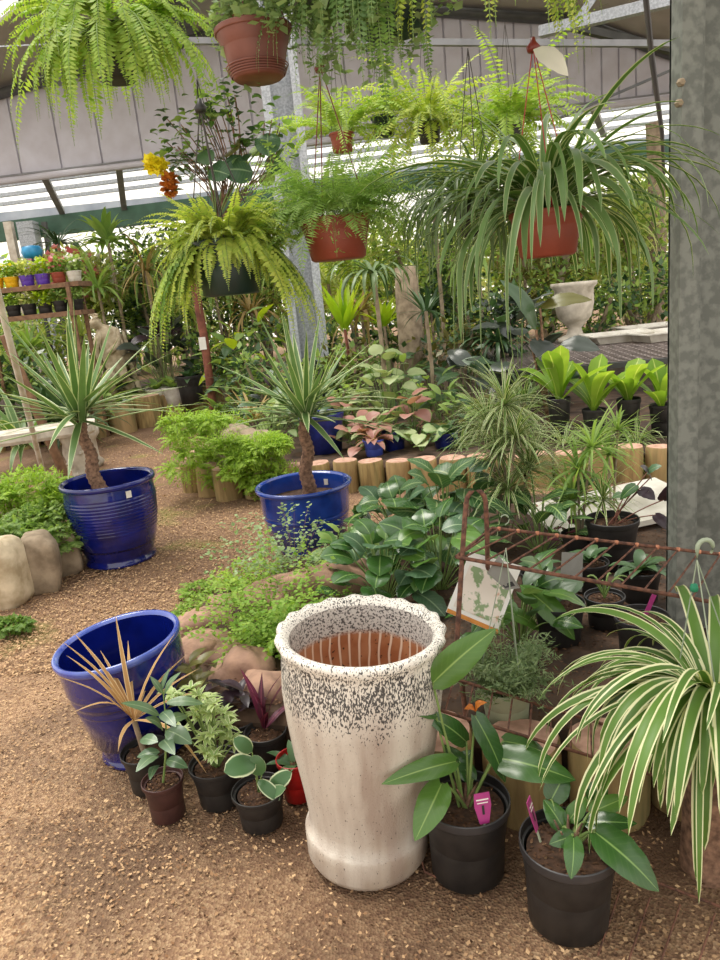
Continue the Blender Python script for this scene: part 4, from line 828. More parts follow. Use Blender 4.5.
for (px, py, mt) in [(153, 165, 'yellow'), (160, 166, 'yellow'), (169, 181, 'orange'), (170, 189, 'orange')]:
    a_ = A(px, py, c.y)-c; cloud(B, [tuple(a_)], [(.026, .026, .024)], 130, .024, mt, .9, .3, .9)
B.build('blooms', t_, label='yellow and orange blooms'); hanger(t_, r, h, (0, 0, h+.5), hooktop=2.82-c.z)
# 9, 10 small baskets further back
t_, c, r, h = hpot('hanging_fern', 'small terracotta pot of ferns hanging behind the asparagus fern', 'hanging plant', 343, 144, 4.6, 25, 17, 'terra', .78)
B = MB(); n = 44; az = gold(n); ferns(B, np.c_[np.cos(az)*r*.5, np.sin(az)*r*.5, np.full(n, h)], az, U(.3, 1.3, n), U(.35, .65, n), U(1.2, 2.2, n), 'fern', 30, .05, .016); B.build('fronds', t_); hanger(t_, r, h, (0, 0, h+.5), hooktop=3.35-c.z)
t_, c, r, h = hpot('hanging_fern', 'black basket of lime ferns hanging behind the big spider plant', 'hanging plant', 430, 134, 4.6, 26, 18, 'black', .75)
B = MB(); n = 84; az = gold(n); ferns(B, np.c_[np.cos(az)*r*.5, np.sin(az)*r*.5, np.full(n, h)], az, U(-.1, 1.4, n), U(.3, .75, n), U(1.0, 2.9, n), 'ferny', 28, .05, .016, hang=.3); B.build('fronds', t_); hanger(t_, r, h, (0, 0, h+.5), hooktop=3.35-c.z)
t_, c, r, h = hpot('hanging_fern', 'lime fern basket right behind the spider plant hanger', 'hanging plant', 510, 135, 4.4, 28, 18, 'black', .75)
B = MB(); n = 70; az = gold(n); ferns(B, np.c_[np.cos(az)*r*.5, np.sin(az)*r*.5, np.full(n, h)], az, U(-.1, 1.4, n), U(.3, .75, n), U(1.0, 2.9, n), 'fern', 28, .055, .017, hang=.3); B.build('fronds', t_); hanger(t_, r, h, (0, 0, h+.5), hooktop=3.35-c.z)
t_, c, r, h = hpot('hanging_fern', 'pale small-leaved fern basket left of the black basket of lime ferns', 'hanging plant', 385, 128, 4.8, 26, 18, 'dgreen', .75)
B = MB(); n = 40; az = gold(n); spray(B, np.c_[np.cos(az)*r*.5, np.sin(az)*r*.5, np.full(n, h)], az, U(.1, 1.2, n), U(.3, .5, n), U(1.4, 2.3, n), 'fern', 36, .05, .03, .2, aspect=.5); B.build('fronds', t_); hanger(t_, r, h, (0, 0, h+.5), hooktop=3.35-c.z)
# 11 variegated spider plant, 12 darker one
t_, c, r, h = hpot('hanging_spider_plant', 'large striped strap-leaved plant in a terracotta hanging pot at right', 'hanging plant', 548, 236, 2.3, 74, 42, 'terra', .74)
B = MB(); n = 170; az = gold(n); k_ = U(0, 1, n)
leaves(B, np.c_[np.cos(az)*r*.35, np.sin(az)*r*.35, np.full(n, h)], az, np.where(k_ > .45, U(.7, 1.5, n), U(.1, .7, n)), U(.28, .6, n), U(.010, .032, n), U(1.1, 3.0, n), 'spiderh', 'blade', 12, .3, U(-.3, .3, n), U(-.4, .4, n), pw=1.1)
for (px, py, dy) in [(420, 165, .1), (440, 105, .0), (665, 250, 0), (640, 290, -.05), (430, 220, 0), (455, 280, -.1), (620, 320, -.15), (590, 295, -.2), (480, 240, -.1), (525, 290, -.2), (550, 285, -.2), (575, 300, -.2), (605, 280, -.1), (500, 270, -.1)]:
    tip = A(px, py, c.y+dy)-c; a_ = math.atan2(tip.y, tip.x); leaves(B, (0, 0, h), [a_], 1.0, (math.hypot(tip.x, tip.y)+max(0, h-tip.z))*1.12, .026, 2.5, 'spiderh', 'blade', 14, .3, 0, 0)
B.build('leaves', t_); hanger(t_, r, h, A(533, 45, 2.3)-c, clip='clip', mat='rcord', rad=.0016, hooktop=2.82-c.z, hookmat='clip')
B = MB(); tp = A(533, 45, 2.3)-c
c2 = A(548, 60, 2.25)-c; bleaf(B, c2+Vector((-.04, 0, .03)), c2+Vector((.055, 0, -.045)), .065, 'whitefl', 'oval', up=(.3, -1, .3), n=8); B.build('plant_label', t_, label='white teardrop plant label')
t_, c, r, h = hpot('hanging_spider_plant', 'dark narrow-leaved spider plant behind the terracotta spider plant pot', 'hanging plant', 478, 222, 2.75, 46, 28, 'black', .75)
B = MB(); n = 210; az = gold(n); leaves(B, np.c_[np.cos(az)*r*.35, np.sin(az)*r*.35, np.full(n, h)], az, U(.2, 1.4, n), U(.25, .48, n), U(.010, .018, n), U(1.8, 3.0, n), 'spiderd', 'blade', 10, .3, U(-.3, .3, n), U(-.5, .5, n))
B.build('leaves', t_); hanger(t_, r, h, (0, 0, h+.5), hooktop=2.82-c.z)

# bottom right striped plant in its hanging pot on a stump
base = A(713, 742, 1.66); stz = base.z
B = MB(); ph = 1.0; lathe(B, [(.075, -.02), (.07, stz*.4), (.062, stz*.8), (.065, stz), (.001, stz)], 20, 'bark', lambda i, a, r, z: (r*(1+.06*np.sin(5*a+i)), z)); o = B.build('timber_stump'); o.location = (base.x, base.y, 0); tag(o, 'dark rough stump under the striped plant at the right edge', 'stump')
t_ = thing('striped_strap_plant', 'big cream-striped strap-leaved plant spilling at the lower right', 'potted plant', base+Vector((0, 0, .0)))
sz = pot(t_, .1, .12, 'sage', taper=.75, soil=.88); B = MB(); n = 150; az = gold(n); k_ = U(0, 1, n)
leaves(B, np.c_[np.cos(az)*.03, np.sin(az)*.03, np.full(n, .11)], az, np.where(k_ > .5, U(.8, 1.4, n), U(.3, .8, n)), U(.34, .58, n), U(.016, .04, n), U(1.9, 2.9, n), 'spider', 'blade', 14, .3, U(-.3, .3, n), U(-.4, .4, n), pw=1.05)
for (px, py, dy) in [(556, 672, 0), (570, 700, .05), (600, 790, -.2), (640, 850, -.25), (590, 740, 0), (575, 690, -.1), (660, 880, -.25), (620, 800, -.3), (682, 850, -.3), (720, 850, -.35), (560, 660, .1), (640, 790, -.3), (700, 800, -.35)]:
    tip = A(px, py, base.y+dy)-base; a_ = math.atan2(tip.y, tip.x); leaves(B, (0, 0, .11), [a_], 1.0, (math.hypot(tip.x, tip.y)+max(0, .1-tip.z))*1.1, .034, 2.4, 'spider', 'blade', 14, .3)
B.build('leaves', t_)
B = MB(); hk = A(697, 560, 1.72)-base
for a_ in (.3, 2.4, 4.4): tube(B, [(.098*math.cos(a_), .098*math.sin(a_), .115), hk], .0018, 5, 'sage')
B.build('hanger', t_)
B = MB(); pts = [hk+Vector((0, 0, -.06)), hk]
for k in range(10): a_ = PI-k*PI*1.25/9; pts.append(hk+Vector((.02+.02*math.cos(a_)*1.0-.0, 0, .03+.022*math.sin(a_))))
tube(B, pts, [.006]*9+[.005, .004, .003], 8, 'sage'); B.build('hook', t_, label='sage green plastic hook')
B = MB(); rock_c = hk+Vector((-.006, 0, -.075)); lathe(B, [(.001, -.012), (.009, -.008), (.011, 0), (.008, .01), (.001, .013)], 10, 'knot', c=rock_c); B.build('twine_knot', t_)

# ================= ISLAND PLANTS =================
def clump(name, lab, cat, loc, n, R, Hh, Ll, W, mat, prof='oval', up=.9, potr=0, pmat='black', grp=None, cols=7, zlo=.25, rnd=None, petm='stem'):
    t_ = thing(name, lab, cat, loc, 0, grp); z0 = 0
    if potr: z0 = pot(t_, potr, potr*1.7, pmat)
    S_ = MB(); L_ = MB(); az = gold(n, .5); mats = mat if isinstance(mat, (list, tuple)) else [mat]
    for k in range(n):
        f = (k+.5)/n; zz = z0+Hh*(zlo+(1-zlo)*(1-f)**.8)*random.uniform(.85, 1.1); rr = R*math.sqrt(f)*random.uniform(.8, 1.1); a = az[k]
        q = Vector((rr*math.cos(a), rr*math.sin(a), zz)); tube(S_, arc((q.x*.12, q.y*.12, z0), q, .02, 5), .003, 4, petm, False)
        l = Ll*random.uniform(.7, 1.15); e = random.uniform(-.7, .5)+(1-f)*.3; d = Vector((math.cos(a+random.uniform(-.5, .5))*math.cos(e), math.sin(a)*math.cos(e), math.sin(e)))
        bleaf(L_, q, q+d*l, W*l/Ll, random.choice(mats), prof, up=(random.uniform(-.3, .3), random.uniform(-.5, 0), up), sag=.12, fold=.18, n=8, cols=cols, roll=random.uniform(-.3, .3))
    S_.build('stems', t_); L_.build('leaves', t_); return t_
def I(px, py, z=.2): return G(px, py, z)
clump('leafy_clump', 'broad glossy clump just behind the white planter rim, left part', 'plant', I(385, 600), 34, .22, .3, .15, .13, ['broad', 'dusty', 'broadl', 'broad'], 'round')
clump('leafy_clump', 'broad glossy clump left of the rack arch', 'plant', I(440, 590), 36, .22, .33, .16, .13, ['broad', 'dusty', 'broad', 'broadl'], 'oval')
clump('leafy_clump', 'grey-green cupped leaves at the back left of the clump mass', 'plant', I(400, 545), 34, .25, .3, .17, .13, ['dusty', 'broad', 'broad', 'hosta'], 'oval')
clump('striped_leaf_plant', 'plant with pale-veined upright leaves above the clump mass', 'plant', I(447, 550), 16, .15, .44, .2, .13, 'hosta', 'oval')
clump('striped_leaf_plant', 'round pale-veined leaves rising right behind the rack arch', 'plant', I(470, 545), 13, .15, .44, .14, .12, ['hosta', 'dusty'], 'round')
clump('leafy_clump', 'lime-green trailing vine left of the clump mass by the blue pot', 'plant', I(350, 575), 20, .16, .26, .1, .06, ['bgreen', 'broadl'], 'heart')
clump('leafy_clump', 'small dark-leaved clump right of the rack arch', 'plant', I(520, 640), 26, .2, .26, .16, .09, ['broad', 'broadl', 'bgd'], 'oval')
t_ = clump('prayer_plant', 'dark striped long leaves spreading behind the rack', 'plant', I(540, 555), 22, .2, .3, .24, .085, 'stripe', 'oval')
# maidenhair and mossy mounds
def maiden(name, lab, loc, n, R, Hh, mat, size, per=60, spread=.05, grp=None, z0=0.0):
    t_ = thing(name, lab, 'fern', loc, 0, grp); B = MB(); az = gold(n)
    spray(B, np.c_[np.cos(az)*R*.25*U(0, 1, n), np.sin(az)*R*.25*U(0, 1, n), np.full(n, z0)], az, U(.35, 1.45, n), U(.7, 1.15, n)*math.hypot(R, Hh), U(.5, 1.4, n), mat, per, spread, size, .2, .0016, 'stemr', .95)
    B.build('fronds', t_); return t_
maiden('maidenhair_fern', 'airy maidenhair fern left of the white planter', I(275, 640, .17), 60, .24, .36, 'maiden', .021, 60)
maiden('maidenhair_fern', 'taller maidenhair fronds crossing in front of the middle blue pot', I(298, 585, .18), 48, .3, .42, 'fernblue', .022, 44)
maiden('maidenhair_fern', 'low maidenhair tuft touching the white planter rim', I(292, 655, .17), 34, .16, .22, 'maiden', .02, 60)
maiden('maidenhair_fern', 'bright tuft beside the flat pinkish rock', I(250, 598, .15), 36, .13, .2, 'moss', .015, 70)
def moss(name, lab, cs, rads, n, size, mat, cat='fern', aspect=.4):
    base = Vector(cs[0]); t_ = thing(name, lab, cat, (base.x, base.y, .2)); B = MB(); c_ = np.array([tuple(Vector(c)-Vector((base.x, base.y, .2))) for c in cs]); cloud(B, c_, rads, n, size, mat, .8, .55, aspect*.75)
    for c, r_ in zip(c_, rads): ns = 26; az = gold(ns); ferns(B, np.c_[c[0]+np.cos(az)*r_[0]*.5, c[1]+np.sin(az)*r_[1]*.5, np.full(ns, c[2])], az, U(0, 1.2, ns), U(.6, 1.1, ns)*r_[0], 1.6, mat, 22, size*1.3, size*.35)
    B.build('fronds', t_); return t_
def blobs(c, n, sp, r0, r1): return [(c[0]+random.uniform(-sp[0], sp[0]), c[1]+random.uniform(-sp[1], sp[1]), c[2]+random.uniform(-sp[2], sp[2])) for _ in range(n)], [(random.uniform(r0, r1), random.uniform(r0, r1), random.uniform(r0, r1)*.7) for _ in range(n)]
b_ = blobs((-.85, 6.04, .3), 13, (.3, .1, .18), .1, .2); moss('spikemoss_mound', 'bright green feathery mound over the bed corner, right part', b_[0], b_[1], 9000, .033, 'moss')
b_ = blobs((-1.3, 6.35, .42), 17, (.24, .4, .34), .1, .22); moss('spikemoss_mound', 'mossy green mound spilling over the bed corner, left part', b_[0], b_[1], 10000, .033, 'moss')
moss('spikemoss_mound', 'small bright green tuft at the foot of the corner logs', [(-.85, 5.95, .14), (-.7, 5.92, .1)], [(.15, .1, .13), (.12, .08, .09)], 1400, .035, 'moss')
moss('spikemoss_bank', 'bright green mossy fern on the left bank by the ribbed blue pot', [tuple(A(30, 490, 5.0)), tuple(A(-20, 500, 4.9)), tuple(A(55, 505, 4.9))], [(.25, .2, .17), (.3, .25, .17), (.13, .15, .12)], 4600, .045, 'moss')
moss('creeping_plant', 'darker small-leaved creeper over the left bank stones', [tuple(A(25, 540, 4.5)), tuple(A(-15, 535, 4.5)), tuple(A(62, 540, 4.6)), tuple(A(40, 520, 4.7))], [(.22, .12, .11), (.25, .15, .12), (.14, .1, .12), (.2, .15, .12)], 3600, .04, 'bgreen', 'plant', .9)
moss('creeping_plant', 'low green sprig on the path at the left edge', [tuple(G(12, 625, .05))], [(.1, .05, .045)], 450, .03, 'fernd', 'plant', .8)
moss('creeping_plant', 'weedy green patch between the tilted blue pot and the rocks', [tuple(G(190, 612, .04)), tuple(G(198, 590, .04))], [(.09, .1, .06), (.1, .12, .04)], 900, .02, 'maiden', 'plant', .8)
# pots on the island
def rosettes(name, lab, loc, heads, n, Ll, W, mat, potr=0, pmat='black', cat='plant', droop=1.4):
    t_ = thing(name, lab, cat, loc); z0 = pot(t_, potr, potr*1.6, pmat) if potr else 0; S_ = MB(); L_ = MB()
    for q in heads:
        q = Vector(q)-Vector(loc); tube(S_, arc((q.x*.15, q.y*.15, z0), q, .03, 7), .007, 6, 'greybark', False); az = gold(n)
        leaves(L_, [tuple(q)]*n, az, U(-.3, 1.3, n), Ll*U(.6, 1.1, n), W, U(.5, droop, n), mat, 'sword', 7, .25)
    S_.build('stems', t_); L_.build('leaves', t_); return t_
rosettes('spiky_fountain_plant', 'tall fine-leaved fountain of striped spikes right of centre', I(505, 545), [A(505, 405, 3.9), A(515, 440, 3.8), A(498, 455, 3.9), A(530, 470, 3.9), A(508, 490, 3.8), A(488, 425, 4.0)], 90, .38, .014, 'spider')
rosettes('spiky_fountain_plant', 'short-stemmed striped spikes in a pot before the white slab', I(580, 560), [A(578, 470, 3.6), A(592, 448, 3.6), A(572, 500, 3.55)], 54, .3, .014, 'bgreen', .09)
rosettes('spiky_fountain_plant', 'upright pale spikes left of the white slab near the log row', I(612, 520), [A(608, 455, 4.1), A(618, 430, 4.1)], 44, .28, .014, 'bgreen')
rosettes('spiky_fountain_plant', 'drooping pale grassy leaves right of the red-leaved sprig', I(605, 560), [A(603, 500, 3.5)], 44, .26, .013, 'spider')
clump('wine_leaf_sprig', 'small wine-red leaf sprig among the pots behind the rack', 'plant', I(568, 556), 6, .05, .2, .08, .055, 'wine', 'round')
o = MB(); box(o, (0, 0, 0), (.86, .62, .03), 'white', Matrix.Rotation(-.08, 3, 'Y')); ob = o.build('white_slab', smooth=False); ob.location = A(612, 508, 4.05); ob.rotation_euler = (.02, 0, .1); tag(ob, 'flat white board lying behind the pots near the steel column', 'board')
o = MB()
for sx in (-.38, .38):
    for sy in (-.26, .26): box(o, (sx, sy, -.1), (.05, .05, .2), 'timber')
ob2 = o.build('support_blocks', ob, smooth=False); ob2.location.z = -.01
p = I(628, 585)+Vector((.02, .25, 0)); t_ = potted('potted_begonia', 'red-stemmed begonia in the raised black pot beside the steel column', 'potted plant', p, .125, .24); B = MB(); L_ = MB()
for (px, py, tx, ty, W) in [(640, 490, 655, 500, .07), (650, 478, 640, 466, .06), (663, 500, 668, 485, .06), (636, 485, 620, 500, .05), (655, 515, 668, 530, .06), (648, 472, 662, 466, .05), (625, 495, 612, 498, .04)]:
    a_ = A(px, py, p.y)-p; tube(B, arc((random.uniform(-.03, .03), 0, .2), a_, .01), .003, 5, 'stemr', False); bleaf(L_, a_, A(tx, ty, p.y-.05)-p, W, random.choice(['purpleleaf', 'dusty', 'broad']), 'heart', up=(0, -.7, 1))
B.build('stems', t_); L_.build('leaves', t_)
for (px, py, r_, lab, dx) in [(560, 640, .1, 'black pot of soil with a big green leaf, behind the pale green pot', 0), (605, 625, .08, 'black pot with curling stems under the rack', 0), (642, 655, .098, 'black pot with a pink tag under the rack beside the column', 0), (590, 590, .085, 'black pot behind the grey card under the rack', 0), (540, 600, .085, 'black pot in shade left of the grey card', 0), (640, 600, .09, 'black pot deep in shade below the raised begonia pot', 0)]:
    p = I(px, py); t_ = potted('nursery_pot', lab, 'pot', p, r_, r_*1.65, 'black', 'blackrim', taper=.8); B = MB()
    if 'curling' in lab:
        for k in range(6): a_ = k*1.1; tube(B, arc((0, 0, .12), (.09*math.cos(a_), .05*math.sin(a_), .2), .04), .004, 5, 'stem')
        B.build('stems', t_)
    elif 'big green' in lab:
        for (x0, y0, x1, y1, W) in [(520, 585, 575, 640, .1), (512, 600, 500, 628, .08), (540, 630, 480, 608, .07), (545, 575, 520, 560, .07)]: bleaf(B, A(x0, y0, p.y)-p, A(x1, y1, p.y-.1)-p, W, 'broadl', 'oval', up=(0, -.7, 1))
        B.build('leaves', t_)
    elif 'pink tag' in lab: box(B, (.03, .0, .2), (.018, .002, .08), 'pinktag', Matrix.Rotation(.4, 3, 'Y')); B.build('plant_tag', t_, smooth=False, label='pink tag')
    elif 'deep' in lab: n = 14; leaves(B, (0, 0, .13), gold(n), U(.3, 1.2, n), .14, .05, 1.2, 'bgd', 'oval', 6); B.build('leaves', t_)
    else:
        n = 8; leaves(B, (0, 0, .13), gold(n), U(.3, 1.2, n), .12, .05, 1.2, 'bgd', 'oval', 6); B.build('leaves', t_)
ob, P, o_ = card('grey_card', 'pale grey card standing on the pots under the rack', [A(560, 588, 2.9), A(562, 552, 2.95), A(583, 553, 2.95), A(582, 592, 2.9)], 'greytag')
# pale green pot with needle grass and its own hook
p = I(508, 712, .235); p = Vector((p.x, p.y+.02, .2)); t_ = potted('hanging_needle_plant', 'pale green pot with wiry grey-green growth behind the lower rail', 'potted plant', p, .092, .13, 'paleg', 'paleg', taper=.75)
B = MB(); n = 120; az = gold(n); spray(B, np.c_[np.cos(az)*.04, np.sin(az)*.04, np.full(n, .12)], az, U(.45, 1.45, n), U(.1, .21, n), U(.2, 1.1, n), 'greygrass', 34, .025, .026, .1, .002, 'stem', .2)
B.build('foliage', t_); tp = A(506, 548, p.y+.05)-p; hanger(t_, .09, .125, tp, hookmat='sage', mat='sage', hooktop=tp.z+.11, phase=.9)

# ================= BACK BED PLANTS =================
def strap(name, lab, loc, n, L, W, mat, cat='plant', potr=0, pmat='black', el=(.3, 1.4), droop=(.8, 2.2), h0=0, prof='blade', tr='greybark'):
    t_ = thing(name, lab, cat, loc); z0 = pot(t_, potr, potr*1.6, pmat) if potr else 0; B = MB()
    if h0: tube(B, [(0, 0, z0), (.02, 0, z0+h0*.5), (0, 0, z0+h0)], .012+h0*.006, 8, tr); B.build('trunk', t_); B = MB()
    az = gold(n); leaves(B, np.c_[np.cos(az)*.03, np.sin(az)*.03, np.full(n, z0+h0)], az, U(*el, n), L*U(.6, 1.1, n), W*U(.7, 1.1, n), U(*droop, n), mat, prof, 7, .25, 0, U(-.3, .3, n)); B.build('leaves', t_); return t_
def P2(px, py, z=.2): return G(px, py, z)
def AZ(px, Y, z): q = A(px, 300, Y); return Vector((q.x, q.y, z))
# blue pots in the bed
for (px, Y, r_, h_, mt, lab) in [(360, 6.3, .095, .15, 'violet', 'pale blue plastic pot behind the log row'), (382, 6.45, .11, .18, 'navy', 'navy plastic pot right of the pale blue one'), (308, 6.7, .21, .36, 'navy', 'large navy pot half hidden behind the middle yucca trunk'), (436, 6.35, .12, .14, 'navy', 'navy pot low in the bed left of the fine spiky fountain')]:
    t_ = potted('plastic_pot', lab, 'pot', AZ(px, Y, .2), r_, h_, mt, mt)
    B = MB(); n = 14; az = gold(n); leaves(B, (0, 0, h_*.86), az, U(.2, 1.2, n), .2, .07, 1.2, 'cala' if mt == 'violet' else 'bgd', 'oval', 6, .2); B.build('leaves', t_)
clump('caladium', 'pink-leaved caladium low behind the pale blue pot', 'plant', AZ(348, 6.6, .2), 16, .22, .28, .16, .13, ['cala', 'calac', 'cala'], 'heart')
clump('caladium', 'cream and green caladium mass right of the middle yucca', 'plant', AZ(378, 7.2, .2), 34, .34, .75, .17, .15, 'calac', 'heart')
clump('caladium', 'salmon-pink caladium at the right of the cream one', 'plant', AZ(403, 6.7, .2), 12, .12, .45, .17, .14, 'cala', 'heart')
clump('caladium', 'cream-spotted yellowing caladium above the log row', 'plant', AZ(410, 6.3, .2), 8, .12, .2, .16, .13, 'calac', 'heart')
clump('caladium', 'dull pink caladium directly behind the middle yucca crown', 'plant', AZ(335, 7.2, .2), 16, .3, .4, .16, .13, ['cala', 'olive'], 'heart')
clump('leafy_shrub', 'fresh green leafy shrub right of the salmon caladium', 'plant', AZ(438, 6.9, .2), 30, .3, .42, .15, .07, ['bgreen', 'broadl'], 'oval')
strap('strap_plant', 'silvery strap leaves arching over the navy pot by the log row', AZ(452, 6.25, .2), 26, .34, .02, 'spiderh')
strap('strap_plant', 'pale arching strap leaves behind the fine spiky fountain', AZ(520, 6.6, .2), 40, .5, .025, 'spiderh', h0=.3)
strap('strap_plant', 'striped strap leaves low in front of the mesh bench, left', AZ(560, 6.0, .2), 34, .34, .018, 'spider')
strap('strap_plant', 'striped strap leaves low in front of the mesh bench, middle', AZ(598, 5.9, .2), 34, .36, .018, 'spider')
strap('strap_plant', 'striped strap leaves low in front of the mesh bench, right', AZ(636, 5.8, .2), 34, .34, .018, 'spider')
clump('dark_broad_plant', 'dark blue-green broad leaves behind the spiky fountain', 'plant', AZ(470, 7.2, .2), 16, .35, .7, .3, .18, ['bgd', 'darkl'], 'heart')
clump('dark_broad_plant', 'large dark drooping leaves left of the mesh bench', 'plant', AZ(515, 7.0, .2), 14, .35, 1.1, .4, .2, ['bgd', 'darkl'], 'heart')
t_ = thing('giant_leaf_plant', 'plant with one huge olive-brown leaf above the mesh bench', 'plant', AZ(545, 6.6, .2)); p = t_.location; B = MB(); S_ = MB()
for (x0, y0, x1, y1, W, mt) in [(540, 308, 592, 300, .17, 'olive'), (536, 330, 500, 280, .2, 'bgd'), (560, 345, 600, 350, .2, 'darkl'), (530, 340, 560, 372, .22, 'darkl')]: a_ = A(x0, y0, p.y)-p; bleaf(B, a_, A(x1, y1, p.y-.1)-p, W, mt, 'oval', up=(0, -.8, 1)); tube(S_, arc((0, 0, 0), a_, .05), .012, 6, 'bark')
B.build('leaves', t_); S_.build('stems', t_)
for (px, Y, z, n, L, lab) in [(556, 6.25, .38, 10, .42, 'lime-green paddle-leaved fern at the left front of the mesh bench'), (592, 6.1, .28, 7, .36, 'lime-green paddle leaves directly below the mesh bench'), (628, 6.1, .34, 8, .36, 'lime paddle-leaved fern under the right side of the mesh bench'), (662, 6.0, .28, 8, .38, 'lime paddle-leaved fern against the near steel column')]:
    t_ = thing('birds_nest_fern', lab, 'fern', AZ(px, Y, .2)); z0 = pot(t_, .1, z-.02, 'black'); B = MB(); az = gold(n); leaves(B, [(0, 0, z0)]*n, az, U(.7, 1.5, n), L*1.3*U(.7, 1.1, n), .17, U(.3, 1.2, n), 'lime', 'spoon', 8, .25, 0, 0, 5); B.build('leaves', t_)
# mesh bench
zt = A(620, 362, 6.7).z; t_ = thing('mesh_bench', 'grey steel mesh-topped bench beside the near steel column', 'bench', AZ(640, 7.5, .2), -.1); ht = zt-.2
B = MB()
for k in range(29): x = -1.4+k*.1; tube(B, [(x, -.8, ht), (x, 1.9, ht)], .007, 4, 'mesh', False)
for k in range(26): y = -.8+k*.108; tube(B, [(-1.4, y, ht+.004), (1.4, y, ht+.004)], .005, 4, 'mesh', False)
B.build('mesh_top', t_); B = MB()
for a_, b_ in (((-1.4, -.8), (1.4, -.8)), ((-1.4, 1.9), (1.4, 1.9)), ((-1.4, -.8), (-1.4, 1.9)), ((1.4, -.8), (1.4, 1.9))): bar(B, (*a_, ht-.03), (*b_, ht-.03), .05, .05, 'steeld')
B.build('frame', t_, smooth=False)
for sx in (-1.35, 1.35):
    for sy in (-.75, 1.85): B = MB(); box(B, (sx, sy, (ht-.05)/2), (.05, .05, ht-.05), 'steeld'); B.build('leg', t_, smooth=False)
for k, (px, Y, lab) in enumerate([(618, 8.5, 'low white tray at the left on the mesh bench'), (650, 9.1, 'white stepped tray at the back of the mesh bench by the column'), (664, 8.2, 'cream tray on the mesh bench against the column')]):
    q = AZ(px, Y, zt+.012); B = MB(); pr = [(-.32, -.22), (.32, -.22), (.32, .22), (-.32, .22)]
    def fr(a0, z0, a1, z1): V = [(sx*a, sy*a*.68, z) for a, z in ((a0, z0), (a1, z1)) for sx, sy in ((-1, -1), (1, -1), (1, 1), (-1, 1))]; B.add(V, [(i, (i+1) % 4, 4+(i+1) % 4, 4+i) for i in range(4)], 'white'); return V
    V = fr(.28, 0, .34, .1); fr(.34, .1, .38, .1); fr(.38, .1, .38, .085); fr(.27, .012, .335, .1); B.add([(-.28, -.19, .005), (.28, -.19, .005), (.28, .19, .005), (-.28, .19, .005)], [(0, 1, 2, 3)], 'white')
    o = B.build('white_tray', smooth=False); o.location = q; o.rotation_euler = (0, 0, .1*k); tag(o, lab, 'tray', 'trays on the mesh bench')
q = AZ(574, 9.0, zt+.01); t_ = thing('white_urn', 'white garden urn standing behind the terracotta spider plant pot', 'urn', q)
B = MB(); lathe(B, [(.001, 0), (.2, 0), (.2, .05), (.1, .09), (.08, .16), (.11, .2), (.2, .3), (.23, .45), (.23, .62), (.27, .66), (.27, .7), (.22, .7), (.2, .5), (.001, .45)], 32, 'stone'); B.build('body', t_)
# centre plants
strap('lime_cordyline', 'sunlit lime-green upright leaves right of the centre column', AZ(342, 8.6, .2), 22, .62, .09, 'limeb', el=(.9, 1.5), droop=(.1, .8), h0=1.0, prof='lance', tr='redtrunk')
strap('lime_cordyline', 'yellow-lime tufted plant beside the grey bark post', AZ(382, 9.4, .2), 22, .45, .08, 'limeb', el=(.5, 1.5), droop=(.4, 1.2), h0=.95, prof='lance')
strap('drooping_dracaena', 'olive-brown drooping strap plant below the centre terracotta pot', AZ(376, 7.4, .2), 34, .6, .045, 'spiderd', el=(.2, 1.2), droop=(1.6, 2.6), h0=1.55)
strap('drooping_dracaena', 'dark star-leaved cane at the right of the bark post', AZ(425, 7.4, .2), 26, .34, .03, 'bgd', el=(-.2, 1.2), droop=(.2, .9), h0=1.15, prof='lance')
strap('drooping_dracaena', 'narrow dark-leaved tree rising behind the bark post', AZ(440, 9.4, .2), 44, .75, .035, 'spiderd', el=(-.1, 1.2), droop=(.3, 1.4), h0=2.2)
B = MB(); lathe(B, [(.15, -.05), (.14, .8), (.13, 1.35), (.12, 1.62), (.001, 1.63)], 16, 'greybark', lambda i, a, r, z: (r*(1+.08*np.sin(4*a+i)), z)); o = B.build('bark_post'); o.location = AZ(408, 8.6, .2); tag(o, 'thick grey bark post right of the lime cordyline', 'post')
B = MB(); tube(B, [(0, 0, 0), (.02, 0, 1.0), (-.02, 0, 2.3)], .055, 8, 'redtrunk'); o = B.build('slim_tree'); o.location = AZ(197, 9.8, .2); tag(o, 'reddish slim trunk with pale band left of the dark green basket', 'trunk')
B = MB(); box(B, (0, -.058, .95), (.09, .01, .16), 'paper'); B.build('paper_label', o, smooth=False)
# left of centre
clump('dark_rubber_plant', 'near-black glossy shrub right of the statue', 'plant', AZ(152, 11.4, .4), 44, .45, 1.05, .38, .17, ['darkl', 'darkl', 'purpleleaf'], 'oval')
for (px, Y, r_, h_, mt, lab) in [(142, 11.1, .17, .26, 'white', 'white plastic pot right of the statue'), (159, 11.0, .17, .27, 'white', 'white plastic pot touching the black pot at the log row end'), (177, 10.9, .2, .42, 'black', 'black pot at the end of the far log row'), (118, 11.2, .2, .16, 'black', 'low black pot at the statue foot')]:
    q = AZ(px, Y, .24); t_ = potted('nursery_pot', lab, 'pot', q, r_, h_, mt, mt); B = MB(); n = 10; leaves(B, (0, 0, h_*.86), gold(n), U(.3, 1.3, n), .3, .1, 1.1, 'bgd' if mt == 'black' else 'bgreen', 'oval', 6); B.build('leaves', t_)
strap('green_rosette', 'blue-green rosette plant above the far log row, by the fern mound', AZ(203, 9.8, .2), 34, .55, .07, 'bgreen', prof='lance', el=(.2, 1.3))
strap('green_rosette', 'smaller blue-green rosette behind the fern mound', AZ(225, 9.0, .2), 30, .45, .05, 'dusty', prof='lance', el=(.2, 1.3))
strap('tan_dracaena', 'dry tan drooping leaves on a cane above the statue', AZ(150, 12.0, .24), 40, .8, .04, 'tan', el=(-.6, 1.4), droop=(1.0, 2.4), h0=2.0)
